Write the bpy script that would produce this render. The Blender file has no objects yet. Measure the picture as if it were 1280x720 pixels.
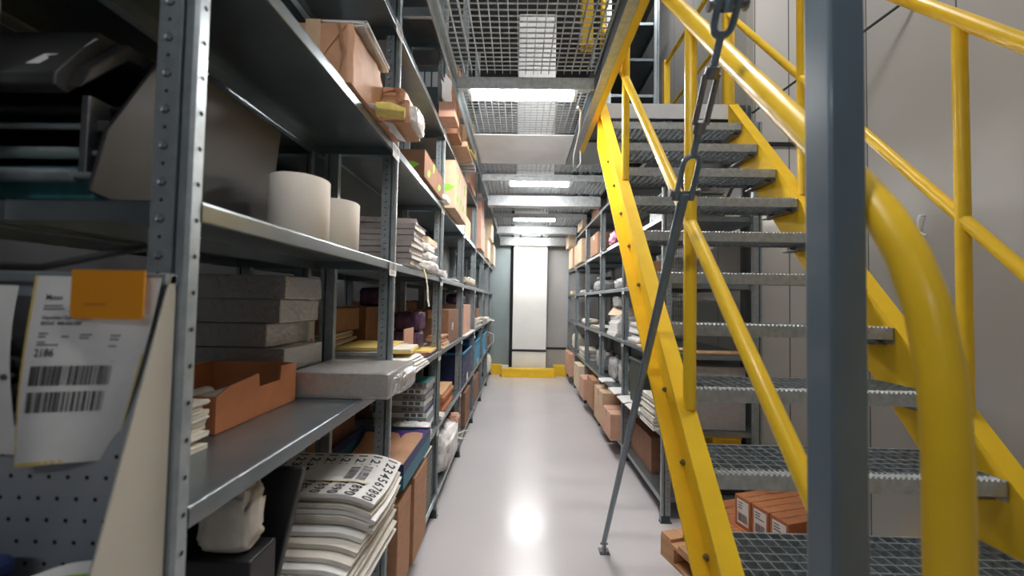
import bpy, bmesh, math, random
from mathutils import Vector, Matrix, noise

R = random.Random(7)
scene = bpy.context.scene
COL = scene.collection

# ------------------------------------------------------------------ materials
def new_mat(name):
    m = bpy.data.materials.new(name)
    m.use_nodes = True
    nt = m.node_tree
    b = nt.nodes['Principled BSDF']
    return m, nt, b

def mat(name, col, rough=.6, metal=0.0, var=.12, scale=8.0, bump=0.0, bscale=60.0, coat=0.0, spec=.5, stretch=(1, 1, 1)):
    """procedural surface: base colour with soft noise variation and optional bump"""
    m, nt, b = new_mat(name)
    N, L = nt.nodes, nt.links
    tc = N.new('ShaderNodeTexCoord')
    mp = N.new('ShaderNodeMapping')
    mp.inputs['Scale'].default_value = stretch
    L.new(tc.outputs['Object'], mp.inputs['Vector'])
    nz = N.new('ShaderNodeTexNoise')
    nz.inputs['Scale'].default_value = scale
    nz.inputs['Detail'].default_value = 5
    L.new(mp.outputs['Vector'], nz.inputs['Vector'])
    rp = N.new('ShaderNodeValToRGB')
    rp.color_ramp.elements[0].position = .3
    rp.color_ramp.elements[1].position = .7
    lo = [max(0, c * (1 - var)) for c in col]
    hi = [min(1, c * (1 + var)) for c in col]
    rp.color_ramp.elements[0].color = (*lo, 1)
    rp.color_ramp.elements[1].color = (*hi, 1)
    L.new(nz.outputs['Fac'], rp.inputs['Fac'])
    L.new(rp.outputs['Color'], b.inputs['Base Color'])
    b.inputs['Roughness'].default_value = rough
    b.inputs['Metallic'].default_value = metal
    b.inputs['Specular IOR Level'].default_value = spec
    if coat:
        b.inputs['Coat Weight'].default_value = coat
        b.inputs['Coat Roughness'].default_value = .12
    if bump:
        n2 = N.new('ShaderNodeTexNoise')
        n2.inputs['Scale'].default_value = bscale
        n2.inputs['Detail'].default_value = 4
        L.new(mp.outputs['Vector'], n2.inputs['Vector'])
        bp = N.new('ShaderNodeBump')
        bp.inputs['Strength'].default_value = bump
        bp.inputs['Distance'].default_value = .01
        L.new(n2.outputs['Fac'], bp.inputs['Height'])
        L.new(bp.outputs['Normal'], b.inputs['Normal'])
    return m

def emis(name, col, s):
    m, nt, b = new_mat(name)
    b.inputs['Base Color'].default_value = (.9, .9, .9, 1)
    b.inputs['Emission Color'].default_value = (*col, 1)
    b.inputs['Emission Strength'].default_value = s
    return m

def film(name):
    """clear crinkled packing film"""
    m, nt, b = new_mat(name)
    N, L = nt.nodes, nt.links
    out = N['Material Output']
    tr = N.new('ShaderNodeBsdfTransparent')
    gl = N.new('ShaderNodeBsdfGlossy')
    gl.inputs['Roughness'].default_value = .2
    gl.inputs['Color'].default_value = (.95, .95, .95, 1)
    df = N.new('ShaderNodeBsdfDiffuse')
    df.inputs['Color'].default_value = (.75, .74, .73, 1)
    tc = N.new('ShaderNodeTexCoord')
    nz = N.new('ShaderNodeTexNoise')
    nz.inputs['Scale'].default_value = 38
    nz.inputs['Detail'].default_value = 6
    L.new(tc.outputs['Object'], nz.inputs['Vector'])
    bp = N.new('ShaderNodeBump')
    bp.inputs['Strength'].default_value = .9
    bp.inputs['Distance'].default_value = .01
    L.new(nz.outputs['Fac'], bp.inputs['Height'])
    L.new(bp.outputs['Normal'], gl.inputs['Normal'])
    m1 = N.new('ShaderNodeMixShader'); m1.inputs[0].default_value = .25
    m2 = N.new('ShaderNodeMixShader'); m2.inputs[0].default_value = .36
    L.new(tr.outputs[0], m1.inputs[1]); L.new(df.outputs[0], m1.inputs[2])
    L.new(m1.outputs[0], m2.inputs[1]); L.new(gl.outputs[0], m2.inputs[2])
    L.new(m2.outputs[0], out.inputs['Surface'])
    return m

M = {}
M['steel'] = mat('galvanised steel', (.34, .385, .405), .40, .55, .14, 30, .04, 150)
M['shelf'] = mat('galvanised shelf sheet', (.26, .30, .32), .30, .8, .10, 9, .02, 60)
M['endbeam'] = mat('dull zinc', (.36, .38, .38), .45, .7, .15, 40)
M['hole'] = mat('punched hole', (.015, .015, .017), .9, 0, .0)
M['yellow'] = mat('yellow gloss paint', (.90, .575, .028), .34, 0, .05, 12, .01, 40, coat=.12, spec=.35)
M['yellow_flat'] = mat('yellow structural paint', (.90, .575, .028), .55, 0, .05, 12, .01, 40, spec=.2)
M['slate'] = mat('slate blue paint', (.125, .175, .22), .34, 0, .06, 12, coat=.25)
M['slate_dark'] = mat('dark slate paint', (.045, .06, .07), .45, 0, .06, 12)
M['tread'] = mat('galvanised grating', (.34, .38, .40), .48, .55, .25, 60, .06, 200)
M['grate'] = mat('walkway grating', (.50, .53, .54), .42, .6, .18, 40)
M['bolt'] = mat('bolt steel', (.22, .22, .23), .4, .9, .1, 90)
M['floor'] = None
M['wall'] = None
M['card'] = mat('brown cardboard', (.46, .245, .14), .8, 0, .10, 14, .05, 90, stretch=(1, 1, 4))
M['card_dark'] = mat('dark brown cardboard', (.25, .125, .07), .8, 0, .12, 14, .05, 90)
M['card_pale'] = mat('pale cardboard', (.68, .47, .31), .8, 0, .08, 14, .05, 90)
M['card_cream'] = mat('cream cardboard', (.74, .60, .42), .8, 0, .08, 14, .04, 90)
M['card_orange'] = mat('orange brown cardboard', (.45, .165, .065), .7, 0, .10, 14, .04, 90)
M['card_edge'] = mat('cut cardboard edge', (.33, .17, .09), .85, 0, .2, 80)
M['kraft'] = mat('kraft paper', (.50, .27, .155), .65, 0, .12, 9, .25, 26)
M['pink_card'] = mat('pinkish kraft', (.66, .38, .27), .75, 0, .08, 12, .05, 60)
M['tape'] = mat('packing tape', (.60, .42, .27), .22, 0, .06, 30)
M['white'] = mat('white paper', (.80, .79, .77), .75, 0, .05, 20)
M['cream'] = mat('cream paper', (.72, .66, .55), .8, 0, .09, 40)
M['greypaper'] = mat('grey board', (.36, .34, .325), .75, 0, .1, 30)
M['news'] = mat('newsprint', (.66, .62, .55), .85, 0, .10, 25, .05, 80)
M['book'] = mat('mauve grey book cloth', (.50, .44, .42), .6, 0, .08, 24)
M['yfold'] = mat('yellow card', (.80, .60, .17), .7, 0, .08, 24)
M['ink'] = mat('black ink', (.02, .02, .022), .7, 0, .05, 20)
M['ink_soft'] = mat('grey print', (.16, .16, .19), .7, 0, .2, 50)
M['orange'] = mat('orange sticker', (.78, .30, .012), .45, 0, .06, 10)
M['beige'] = mat('beige powder coat', (.50, .475, .41), .5, 0, .05, 8)
M['greypanel'] = mat('grey powder coat', (.40, .42, .45), .5, 0, .05, 8)
M['printer'] = mat('charcoal plastic', (.030, .029, .029), .5, 0, .06, 6, .03, 300)
M['black'] = mat('black plastic', (.016, .016, .018), .42, 0, .1, 20)
M['screen'] = mat('dark blue display', (.018, .02, .05), .2, 0, .3, 12)
M['rollpaper'] = mat('label roll paper', (.72, .66, .58), .7, 0, .05, 3, stretch=(1, 1, .2))
M['tubeinner'] = mat('roll core board', (.48, .33, .2), .8, 0, .1, 30)
M['blue'] = mat('teal blue card', (.035, .165, .24), .55, 0, .12, 15)
M['bluebright'] = mat('bright blue plastic', (.03, .27, .45), .45, 0, .1, 15)
M['navy'] = mat('navy plastic', (.02, .035, .12), .5, 0, .1, 15)
M['purple'] = mat('dark purple print', (.11, .055, .12), .5, 0, .5, 25)
M['violet'] = mat('violet lining', (.09, .03, .22), .6, 0, .1, 25)
M['pink'] = mat('magenta pink film', (.55, .13, .28), .35, 0, .25, 18, .3, 25)
M['red'] = mat('red board', (.45, .05, .03), .55, 0, .1, 20)
M['green'] = mat('leaf green print', (.26, .56, .05), .7, 0, .15, 30)
M['teal'] = mat('teal print', (.05, .22, .24), .5, 0, .3, 30)
M['wood'] = mat('raw pine', (.55, .30, .155), .75, 0, .2, 5, .1, 40, stretch=(8, 1, 8))
M['tan'] = mat('tan board', (.60, .36, .19), .7, 0, .1, 20)
M['plastic_white'] = mat('white crumpled film', (.80, .77, .75), .28, 0, .06, 18, .5, 30)
M['plastic_grey'] = mat('grey crumpled film', (.38, .38, .38), .3, 0, .2, 18, .5, 30)
M['film'] = film('clear packing film')
M['olive'] = mat('olive plastic', (.045, .055, .04), .5, 0, .1, 20)
M['greybin'] = mat('grey green plastic', (.24, .29, .29), .4, 0, .08, 10)
M['tube'] = emis('lit tube diffuser', (1.0, .985, .975), 62)
M['tube_dim'] = emis('weaker lit tube diffuser', (1.0, .985, .975), 19)
M['tube_cool'] = emis('cool weak tube diffuser', (.86, .93, 1.0), 11)
M['tube_side'] = emis('weak lit tube diffuser', (1.0, .96, .92), 6)
M['tube_high'] = emis('bright high tube diffuser', (1.0, .99, .98), 110)
M['lamp'] = emis('lit wall lamp', (1, .97, .92), 5)
M['enamel'] = mat('white enamel', (.78, .78, .78), .35, 0, .03, 5)
M['pilaster'] = mat('white wall panel', (.80, .81, .78), .5, 0, .03, 3)
M['doorgreen'] = mat('grey green metal sheet', (.27, .33, .33), .4, .2, .06, 3)
M['dark'] = mat('dark recess', (.03, .03, .035), .8, 0, .1, 5)
M['zinc_lit'] = mat('zinc sheet lightened for lamp light', (.72, .74, .76), .42, .25, .05, 6)  # lightened so the colour carries the strong lamp light on deck plate and edge
M['walldim'] = mat('unseen wall darkened against bounce', (.13, .13, .135), .7, 0, .1, 2)  # darkened to soak up bounce light on walls out of view
M['ceil'] = mat('dark ceiling sheet', (.10, .105, .11), .7, 0, .15, 4)
M['foam'] = mat('yellow foam', (.72, .58, .17), .85, 0, .12, 40, .2, 80)

def floor_mat():
    m, nt, b = new_mat('sealed grey floor')
    N, L = nt.nodes, nt.links
    tc = N.new('ShaderNodeTexCoord')
    n1 = N.new('ShaderNodeTexNoise'); n1.inputs['Scale'].default_value = 1.6; n1.inputs['Detail'].default_value = 6
    n2 = N.new('ShaderNodeTexNoise'); n2.inputs['Scale'].default_value = 180; n2.inputs['Detail'].default_value = 3
    L.new(tc.outputs['Object'], n1.inputs['Vector']); L.new(tc.outputs['Object'], n2.inputs['Vector'])
    mx = N.new('ShaderNodeMix'); mx.data_type = 'RGBA'
    mx.inputs['A'].default_value = (.58, .555, .565, 1); mx.inputs['B'].default_value = (.65, .62, .63, 1)
    L.new(n1.outputs['Fac'], mx.inputs['Factor'])
    L.new(mx.outputs['Result'], b.inputs['Base Color'])
    rr = N.new('ShaderNodeMapRange'); rr.inputs['To Min'].default_value = .13; rr.inputs['To Max'].default_value = .30
    L.new(n1.outputs['Fac'], rr.inputs['Value']); L.new(rr.outputs['Result'], b.inputs['Roughness'])
    bp = N.new('ShaderNodeBump'); bp.inputs['Strength'].default_value = .03; bp.inputs['Distance'].default_value = .002
    L.new(n2.outputs['Fac'], bp.inputs['Height']); L.new(bp.outputs['Normal'], b.inputs['Normal'])
    b.inputs['Specular IOR Level'].default_value = .5
    return m

def wall_mat(name, col, axis, pitch, off):
    """light sheet cladding with dark vertical panel joints every `pitch` metres"""
    m, nt, b = new_mat(name)
    N, L = nt.nodes, nt.links
    tc = N.new('ShaderNodeTexCoord')
    sp = N.new('ShaderNodeSeparateXYZ'); L.new(tc.outputs['Object'], sp.inputs[0])
    a = N.new('ShaderNodeMath'); a.operation = 'ADD'; a.inputs[1].default_value = off
    L.new(sp.outputs[axis], a.inputs[0])
    d = N.new('ShaderNodeMath'); d.operation = 'PINGPONG'; d.inputs[1].default_value = pitch / 2
    L.new(a.outputs[0], d.inputs[0])
    lt = N.new('ShaderNodeMath'); lt.operation = 'LESS_THAN'; lt.inputs[1].default_value = .0045
    L.new(d.outputs[0], lt.inputs[0])
    nz = N.new('ShaderNodeTexNoise'); nz.inputs['Scale'].default_value = 1.3; nz.inputs['Detail'].default_value = 5
    L.new(tc.outputs['Object'], nz.inputs['Vector'])
    mx = N.new('ShaderNodeMix'); mx.data_type = 'RGBA'
    mx.inputs['A'].default_value = (*[c * .93 for c in col], 1); mx.inputs['B'].default_value = (*[min(1, c * 1.06) for c in col], 1)
    L.new(nz.outputs['Fac'], mx.inputs['Factor'])
    m2 = N.new('ShaderNodeMix'); m2.data_type = 'RGBA'
    m2.inputs['B'].default_value = (.10, .10, .10, 1)
    L.new(lt.outputs[0], m2.inputs['Factor']); L.new(mx.outputs['Result'], m2.inputs['A'])
    L.new(m2.outputs['Result'], b.inputs['Base Color'])
    b.inputs['Roughness'].default_value = .45
    return m
M['floor'] = floor_mat()
M['wall'] = wall_mat('cladding along aisle', (.46, .455, .44), 'Y', .55, .08)
M['wallx'] = wall_mat('cladding across aisle', (.56, .54, .51), 'X', .27, .02)
M['wallp'] = mat('painted wall', (.40, .395, .385), .6, 0, .05, 2)

# ------------------------------------------------------------------ mesh builder
class MB:
    def __init__(s):
        s.v = []; s.f = []; s.m = []; s.sm = []
    def face(s, pts, mi=0, smooth=False):
        n = len(s.v); s.v += [tuple(p) for p in pts]
        s.f.append(tuple(range(n, n + len(pts)))); s.m.append(mi); s.sm.append(smooth)
        return s
    def raw(s, vs, fs, mi=0, smooth=False):
        n = len(s.v); s.v += [tuple(p) for p in vs]
        for f in fs:
            s.f.append(tuple(i + n for i in f)); s.m.append(mi); s.sm.append(smooth)
        return s
    def box(s, x0, x1, y0, y1, z0, z1, mi=0, T=None):
        if x0 > x1: x0, x1 = x1, x0
        if y0 > y1: y0, y1 = y1, y0
        vs = [Vector(p) for p in ((x0, y0, z0), (x1, y0, z0), (x1, y1, z0), (x0, y1, z0), (x0, y0, z1), (x1, y0, z1), (x1, y1, z1), (x0, y1, z1))]
        if T is not None: vs = [T @ p for p in vs]
        return s.raw(vs, [(0, 3, 2, 1), (4, 5, 6, 7), (0, 1, 5, 4), (1, 2, 6, 5), (2, 3, 7, 6), (3, 0, 4, 7)], mi)
    def prism(s, poly, axis, a, b, mi=0, T=None):
        """poly in the two remaining axes (order x,y,z without `axis`)"""
        def P(p, t):
            q = {0: (t, p[0], p[1]), 1: (p[0], t, p[1]), 2: (p[0], p[1], t)}[axis]
            q = Vector(q)
            return T @ q if T is not None else q
        n = len(poly)
        vs = [P(p, a) for p in poly] + [P(p, b) for p in poly]
        fs = [tuple(range(n)), tuple(range(2 * n - 1, n - 1, -1))]
        fs += [(i, i + n, (i + 1) % n + n, (i + 1) % n) for i in range(n)]
        return s.raw(vs, fs, mi)
    def tube(s, path, r, n=12, mi=0, caps=True, smooth=True):
        P = [Vector(p) for p in path]
        rs = r if isinstance(r, (list, tuple)) else [r] * len(P)
        t0 = (P[1] - P[0]).normalized()
        up = Vector((0, 0, 1)) if abs(t0.z) < .9 else Vector((1, 0, 0))
        u = t0.cross(up).normalized()
        rings = []
        for i, p in enumerate(P):
            if i == 0: t = P[1] - P[0]
            elif i == len(P) - 1: t = P[-1] - P[-2]
            else: t = (P[i + 1] - P[i]).normalized() + (P[i] - P[i - 1]).normalized()
            t.normalize()
            u = (u - t * u.dot(t)).normalized(); w = t.cross(u)
            rings.append([p + (u * math.cos(2 * math.pi * k / n) + w * math.sin(2 * math.pi * k / n)) * rs[i] for k in range(n)])
        vs = [q for ring in rings for q in ring]
        fs = []
        for i in range(len(P) - 1):
            for k in range(n):
                a = i * n + k; b = i * n + (k + 1) % n
                fs.append((a, b, b + n, a + n))
        s.raw(vs, fs, mi, smooth)
        if caps:
            s.raw(rings[0], [tuple(range(n - 1, -1, -1))], mi); s.raw(rings[-1], [tuple(range(n))], mi)
        return s
    def lathe(s, prof, c=(0, 0, 0), n=28, mi=0, T=None, smooth=True):
        vs = []
        for r, z in prof:
            for k in range(n):
                a = 2 * math.pi * k / n
                p = Vector((c[0] + r * math.cos(a), c[1] + r * math.sin(a), c[2] + z))
                vs.append(T @ p if T is not None else p)
        fs = []
        for i in range(len(prof) - 1):
            for k in range(n):
                a = i * n + k; b = i * n + (k + 1) % n
                fs.append((a, b, b + n, a + n))
        return s.raw(vs, fs, mi, smooth)
    def grid(s, fn, nu, nv, mi=0, smooth=True, thick=0.0):
        """surface fn(u,v) over the unit square; thick>0 adds a back face along -normal"""
        P = [[Vector(fn(i / nu, j / nv)) for j in range(nv + 1)] for i in range(nu + 1)]
        vs = [p for row in P for p in row]
        w = nv + 1
        fs = [(i * w + j, (i + 1) * w + j, (i + 1) * w + j + 1, i * w + j + 1) for i in range(nu) for j in range(nv)]
        s.raw(vs, fs, mi, smooth)
        if thick:
            nr = []
            for i in range(nu + 1):
                for j in range(nv + 1):
                    du = P[min(i + 1, nu)][j] - P[max(i - 1, 0)][j]; dv = P[i][min(j + 1, nv)] - P[i][max(j - 1, 0)]
                    nr.append(du.cross(dv).normalized())
            v2 = [p - q * thick for p, q in zip(vs, nr)]
            s.raw(v2, [tuple(reversed(f)) for f in fs], mi, smooth)
            rim = [(i, 0) for i in range(nu)] + [(nu, j) for j in range(nv)] + [(i, nv) for i in range(nu, 0, -1)] + [(0, j) for j in range(nv, 0, -1)]
            for a, b in zip(rim, rim[1:] + rim[:1]):
                ia, ib = a[0] * w + a[1], b[0] * w + b[1]
                s.face([vs[ia], v2[ia], v2[ib], vs[ib]], mi)
        return s
    def build(s, name, mats, parent=None, off=(0, 0, 0), bevel=0.0, T=None, seg=2):
        me = bpy.data.meshes.new(name)
        o3 = Vector(off)
        vs = [Vector(p) - o3 for p in s.v]
        if T is not None: vs = [T @ p for p in vs]
        me.from_pydata(vs, [], s.f)
        if not isinstance(mats, (list, tuple)): mats = [mats]
        for k in mats: me.materials.append(M[k] if isinstance(k, str) else k)
        me.polygons.foreach_set('material_index', s.m)
        me.polygons.foreach_set('use_smooth', s.sm)
        me.update()
        o = bpy.data.objects.new(name, me)
        COL.objects.link(o)
        if parent is not None: o.parent = parent
        if bevel:
            bv = o.modifiers.new('bevel', 'BEVEL'); bv.width = bevel; bv.segments = seg; bv.limit_method = 'ANGLE'
        return o

def tag(o, label, cat, group=None):
    o['label'] = label; o['category'] = cat
    if group: o['group'] = group
    return o

def thing(name, label, cat, loc=(0, 0, 0), rotz=0.0, group=None):
    o = bpy.data.objects.new(name, None)
    o.empty_display_size = .05
    COL.objects.link(o)
    o.location = loc; o.rotation_euler = (0, 0, rotz)
    return tag(o, label, cat, group)

def struct(name, mb, m, bevel=0):
    o = mb.build(name, m, bevel=bevel); o['kind'] = 'structure'; return o

def solo(name, mb, m, label, cat, loc, rotz=0.0, group=None, bevel=0.0, local=True):
    o = mb.build(name, m, off=(0, 0, 0) if local else loc, bevel=bevel)
    o.location = loc; o.rotation_euler = (0, 0, rotz)
    return tag(o, label, cat, group)

def dup(o, parent):
    c = o.copy(); COL.objects.link(c); c.parent = parent; return c

def dup_tree(o, parent=None):
    c = o.copy(); COL.objects.link(c); c.parent = parent
    for ch in list(o.children): dup_tree(ch, c)
    return c

# ------------------------------------------------------------------ print on surfaces
_font_cache = {}
def text_polys(txt, size=1.0, bold=False):
    """outline polygons of a word as (verts2d, faces)"""
    key = (txt, bold)
    if key not in _font_cache:
        cu = bpy.data.curves.new('glyphs', 'FONT'); cu.body = txt; cu.size = 1.0; cu.resolution_u = 3
        if bold: cu.offset = .018
        ob = bpy.data.objects.new('glyphs', cu); COL.objects.link(ob)
        dg = bpy.context.evaluated_depsgraph_get()
        ev = ob.evaluated_get(dg); me = ev.to_mesh()
        _font_cache[key] = ([(v.co.x, v.co.y) for v in me.vertices], [tuple(p.vertices) for p in me.polygons])
        ev.to_mesh_clear(); bpy.data.objects.remove(ob); bpy.data.curves.remove(cu)
    vs, fs = _font_cache[key]
    return [(x * size, y * size) for x, y in vs], fs

def put_text(mb, txt, size, fn, mi=0, rot=0.0, at=(0, 0), bold=False):
    vs, fs = text_polys(txt, size, bold)
    c, s = math.cos(rot), math.sin(rot)
    mb.raw([fn(at[0] + c * x - s * y, at[1] + s * x + c * y) for x, y in vs], fs, mi)

def put_rect(mb, x0, y0, x1, y1, fn, mi=0):
    mb.face([fn(x0, y0), fn(x1, y0), fn(x1, y1), fn(x0, y1)], mi)

def put_barcode(mb, x0, y0, x1, y1, fn, rnd, mi=0, unit=.0011):
    x = x0
    while x < x1:
        w = unit * rnd.choice((1, 1, 2, 3)); g = unit * rnd.choice((1, 1, 2))
        put_rect(mb, x, y0, min(x + w, x1), y1, fn, mi); x += w + g

def plane_fn(O, U, V, lift=.0008):
    O, U, V = Vector(O), Vector(U).normalized(), Vector(V).normalized()
    Nn = U.cross(V)
    return lambda x, y: O + U * x + V * y + Nn * lift

def sticker(parent, O, U, V, w, h, rnd, name='label', kind='barcode'):
    """white paper label with printed lines and a bar code, flat on a face (parent-local)"""
    p = plane_fn(O, U, V, .0007); q = plane_fn(O, U, V, .0013)
    mb = MB(); put_rect(mb, 0, 0, w, h, p, 0)
    y = h * .9
    for k in range(3):
        put_rect(mb, w * .1, y - h * .05, w * (.45 + .4 * rnd.random()), y, q, 1); y -= h * .11
    put_barcode(mb, w * .1, h * .1, w * .88, h * .45, q, rnd, 1, unit=w * .012)
    return mb.build(name, ['white', 'ink_soft'], parent)
# ------------------------------------------------------------------ the setting
H_EYE = 1.49
struct('floor', MB().box(-2.7, 2.7, -3.2, 8.6, -.12, 0), 'floor')
struct('ceiling', MB().box(-2.7, 2.7, -3.2, 8.6, 5.8, 5.9), 'ceil')
struct('wall_back', MB().box(-2.7, 2.7, 8.4, 8.6, 0, 5.8), 'wallp')
struct('wall_front', MB().box(-2.7, 2.7, -3.2, -3.1, 0, 5.8), 'walldim')
struct('wall_left', MB().box(-2.7, -2.6, -3.1, 8.4, 0, 5.8), 'walldim')
struct('wall_right', MB().box(2.3, 2.4, -3.1, 3.2, 0, 5.8), 'wall')
struct('wall_right_return', MB().box(1.86, 2.4, 3.2, 3.3, 0, 5.8), 'wallx')
struct('wall_right_rear', MB().box(1.86, 1.96, 3.3, 8.4, 0, 5.8), 'wall')
# end of the aisle: white pilaster, grey green sheet, dark slot, black rubbing strips, yellow kerbs
struct('trim_1', MB().box(-.12, .565, 8.14, 8.4, .0, 3.6), 'pilaster', .004)
struct('trim_2', MB().box(-.62, -.19, 8.3, 8.4, .0, 3.6), 'doorgreen', .004)
struct('trim_3', MB().box(-.19, -.12, 8.36, 8.4, .0, 3.6), 'dark')
struct('trim_4', MB().box(-.122, .567, 8.128, 8.14, .48, .525), 'black')
struct('trim_5', MB().box(.567, 1.0, 8.388, 8.4, .505, .55), 'black')
struct('trim_6', MB().box(-.32, .72, 7.9, 8.1, 0, .17), 'yellow', .006)
struct('trim_7', MB().box(-.60, -.325, 8.175, 8.29, 0, .20), 'yellow', .006)
struct('trim_8', MB().box(.725, .985, 8.12, 8.385, 0, .20), 'yellow', .006)
struct('trim_10', MB().box(2.18, 2.298, -1.5, 2.43, 0, .16), 'yellow', .006)
struct('trim_9', MB().box(1.9, 2.298, 3.185, 3.198, 2.77, 2.80), 'black')
solo('junction_box', MB().box(-.065, .065, -.04, .04, 0, .06), 'enamel', 'small white box standing on the yellow kerb at the far end of the aisle', 'box', (-.25, 7.96, .17), bevel=.006)

# ------------------------------------------------------------------ shelving
def upright_mesh(xf, s, y0, z0, z1, holes):
    mb = MB()
    X = lambda p: xf - s * p
    poly = [(0, .005), (.005, 0), (.018, 0), (.019, .02), (.026, .02), (.027, 0), (.064, 0), (.064, .026), (.05, .03), (.004, .03)]
    poly = [(X(p), y0 + q) for p, q in poly]
    if s < 0: poly = poly[::-1]
    mb.prism(poly, 2, z0, z1, 0)
    if holes:
        z = max(z0 + .05, holes[0]); k = 0
        while z < min(z1, holes[1]):
            # hooks and small holes on the end face, round holes on the aisle face
            r = .0075 if k % 2 == 0 else .0032
            c = (X(.046), y0 - .0004, z)
            if k % 2 == 0:
                ring = [(c[0] + r * math.cos(a), c[2] + r * math.sin(a)) for a in [i * math.pi / 6 for i in range(12)]]
                inn = [(c[0] + r * .62 * math.cos(a), c[2] + r * .62 * math.sin(a)) for a in [i * math.pi / 6 for i in range(12)]]
                for i in range(7, 12):
                    j = (i + 1) % 12
                    mb.face([(ring[i][0], c[1], ring[i][1]), (ring[j][0], c[1], ring[j][1]), (inn[j][0], c[1], inn[j][1]), (inn[i][0], c[1], inn[i][1])], 1)
                for i in range(0, 7):
                    j = (i + 1) % 12
                    mb.face([(ring[i][0], c[1] - .0012, ring[i][1]), (ring[j][0], c[1] - .0012, ring[j][1]), (inn[j][0], c[1], inn[j][1]), (inn[i][0], c[1], inn[i][1])], 0)
            else:
                mb.face([(c[0] + r * math.cos(a), c[1], c[2] + r * math.sin(a)) for a in [i * math.pi / 4 for i in range(8)]], 1)
            if k % 2 == 0:
                xx = xf + s * .0004
                mb.face([(xx, y0 + .016 + .0042 * math.cos(a), z + .0042 * math.sin(a)) for a in [i * math.pi / 4 for i in range(8)]], 1)
            z += .03; k += 1
    return mb

def shelf_mesh(xf, s, d, y0, y1, z):
    mb = MB()
    X = lambda p: xf - s * p
    pr = [(d - .002, 0), (.006, 0), (.0025, -.001), (.001, -.0025), (0, -.006), (0, -.034), (.001, -.036), (.014, -.036), (.014, -.0345), (.002, -.0345), (.002, -.008), (.005, -.002), (d - .002, -.002)]
    pr = [(X(p), z + q) for p, q in pr]
    if s > 0: pr = pr[::-1]
    mb.prism(pr, 1, y0, y1)
    mb.box(X(d), X(d - .002), y0, y1, z - .036, z)
    for ya, yb in ((y0, y0 + .0015), (y1 - .0015, y1)):
        mb.box(X(d - .002), X(.004), ya, yb, z - .036, z - .0005)
    return mb

def rack(label, xf, s, depth, ys, levels, ztop, z0=0.0, holes=1, name='shelving_rack', labels=True, group=None, back=(), share_end=False, deep=0.0, back_at=None):
    bd = depth - .010 if back_at is None else back_at
    yb = ys[0]
    org = (xf - s * depth / 2, yb, z0)
    root = thing(name, label, 'shelving', org, 0, group)
    for i, y in enumerate(ys):
        hz = (z0, ztop) if i < holes else None
        for xx, ss in ((xf, s), (xf - s * depth, -s)):
            if ss != s and i == 0 and share_end: continue      # shares the post of the rack behind
            u = upright_mesh(xx, ss, y, z0 + .004, ztop, hz if ss == s else None).build('upright', ['steel', 'hole'], root, org)
            X = lambda p: xx - ss * p
            MB().box(X(-.004), X(.074), y - .006, y + .038, z0, z0 + .006).box(X(.002), X(.06), y - .003, y + .034, z0 + .006, z0 + .05).build('foot', 'slate_dark', u, org)
    cache = {}
    for z, (i0, i1) in levels.items():
        for i in range(i0, i1):
            ya, y2 = ys[i] + .031, ys[i + 1] - .001
            sh = shelf_mesh(xf - s * .002, s, depth - .004 + deep, ya, y2, z).build('shelf', 'shelf', root, org)
            if labels and z > .3:
                big = i < 2
                w, h = .09, .058
                U = (0, s, 0); V = (0, 0, 1)
                O = Vector((xf + s * .0006, (y2 - .066), z - .062))
                if s < 0: O = Vector((xf + s * .0006, y2 + .026, z - .062))
                p = plane_fn(O, U, V, .0008); q = plane_fn(O, U, V, .0014)
                mb = MB(); put_rect(mb, 0, 0, w, h, p, 0)
                if big or z > 1.0:
                    put_barcode(mb, .008, .024, w - .008, h - .005, q, R, 1, unit=.0019)
                    put_text(mb, '%05d' % R.randint(10000, 99999), .018, q, 1, at=(.014, .006))
                else:
                    put_rect(mb, .012, .026, w - .012, h - .008, q, 1)
                mb.build('shelf_label', ['white', 'ink_soft'], sh, org)
    for (i, za, zb, m) in back:
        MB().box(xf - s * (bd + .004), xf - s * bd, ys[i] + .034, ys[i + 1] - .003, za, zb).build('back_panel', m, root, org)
    return root, org

XL, XRT = -.537, .993
YL = [.634 + 1.07 * k for k in range(8)]
YR = [2.79 + 1.07 * k for k in range(6)]
LVL_L = dict(E=.165, C=.635, B=1.14, A=1.65, D=2.15, F=2.68)
LVL_R = dict(f=.165, e=.615, d=1.143, c=1.64, a=2.115, b=2.644)
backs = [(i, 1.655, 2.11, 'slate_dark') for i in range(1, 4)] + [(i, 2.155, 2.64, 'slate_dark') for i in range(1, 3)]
rack_left, ol = rack('long galvanised shelving rack along the left of the aisle, nearest the camera', XL, 1, .32, YL,
     {.165: (0, 7), .635: (0, 7), 1.14: (0, 7), 1.65: (0, 7), 2.15: (0, 7), 2.68: (0, 4), 3.32: (0, 4), 3.9: (0, 4)}, 4.6, holes=3, back=backs, share_end=True, deep=.028)
rack_left2, _ = rack('galvanised shelving rack standing back to back behind the left rack', XL - .69, -1, .32, YL,
     {.165: (0, 7), .635: (0, 7), 1.14: (0, 7), 1.65: (0, 7), 2.15: (0, 7), 2.68: (0, 4)}, 4.6, holes=0, labels=False, back=[(0, 1.655, 2.11, 'slate_dark'), (0, 2.155, 2.64, 'slate_dark')], back_at=.01)  # first-bay back panels added to block light and keep the printer backdrop dark
rack_right, orr = rack('long galvanised shelving rack on the right of the aisle, running behind the yellow stair', XRT, -1, .69, YR,
     {.165: (0, 5), .615: (0, 5), 1.143: (0, 5), 1.64: (0, 5), 2.115: (0, 5), 2.644: (0, 4)}, 2.78, holes=2)
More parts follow.
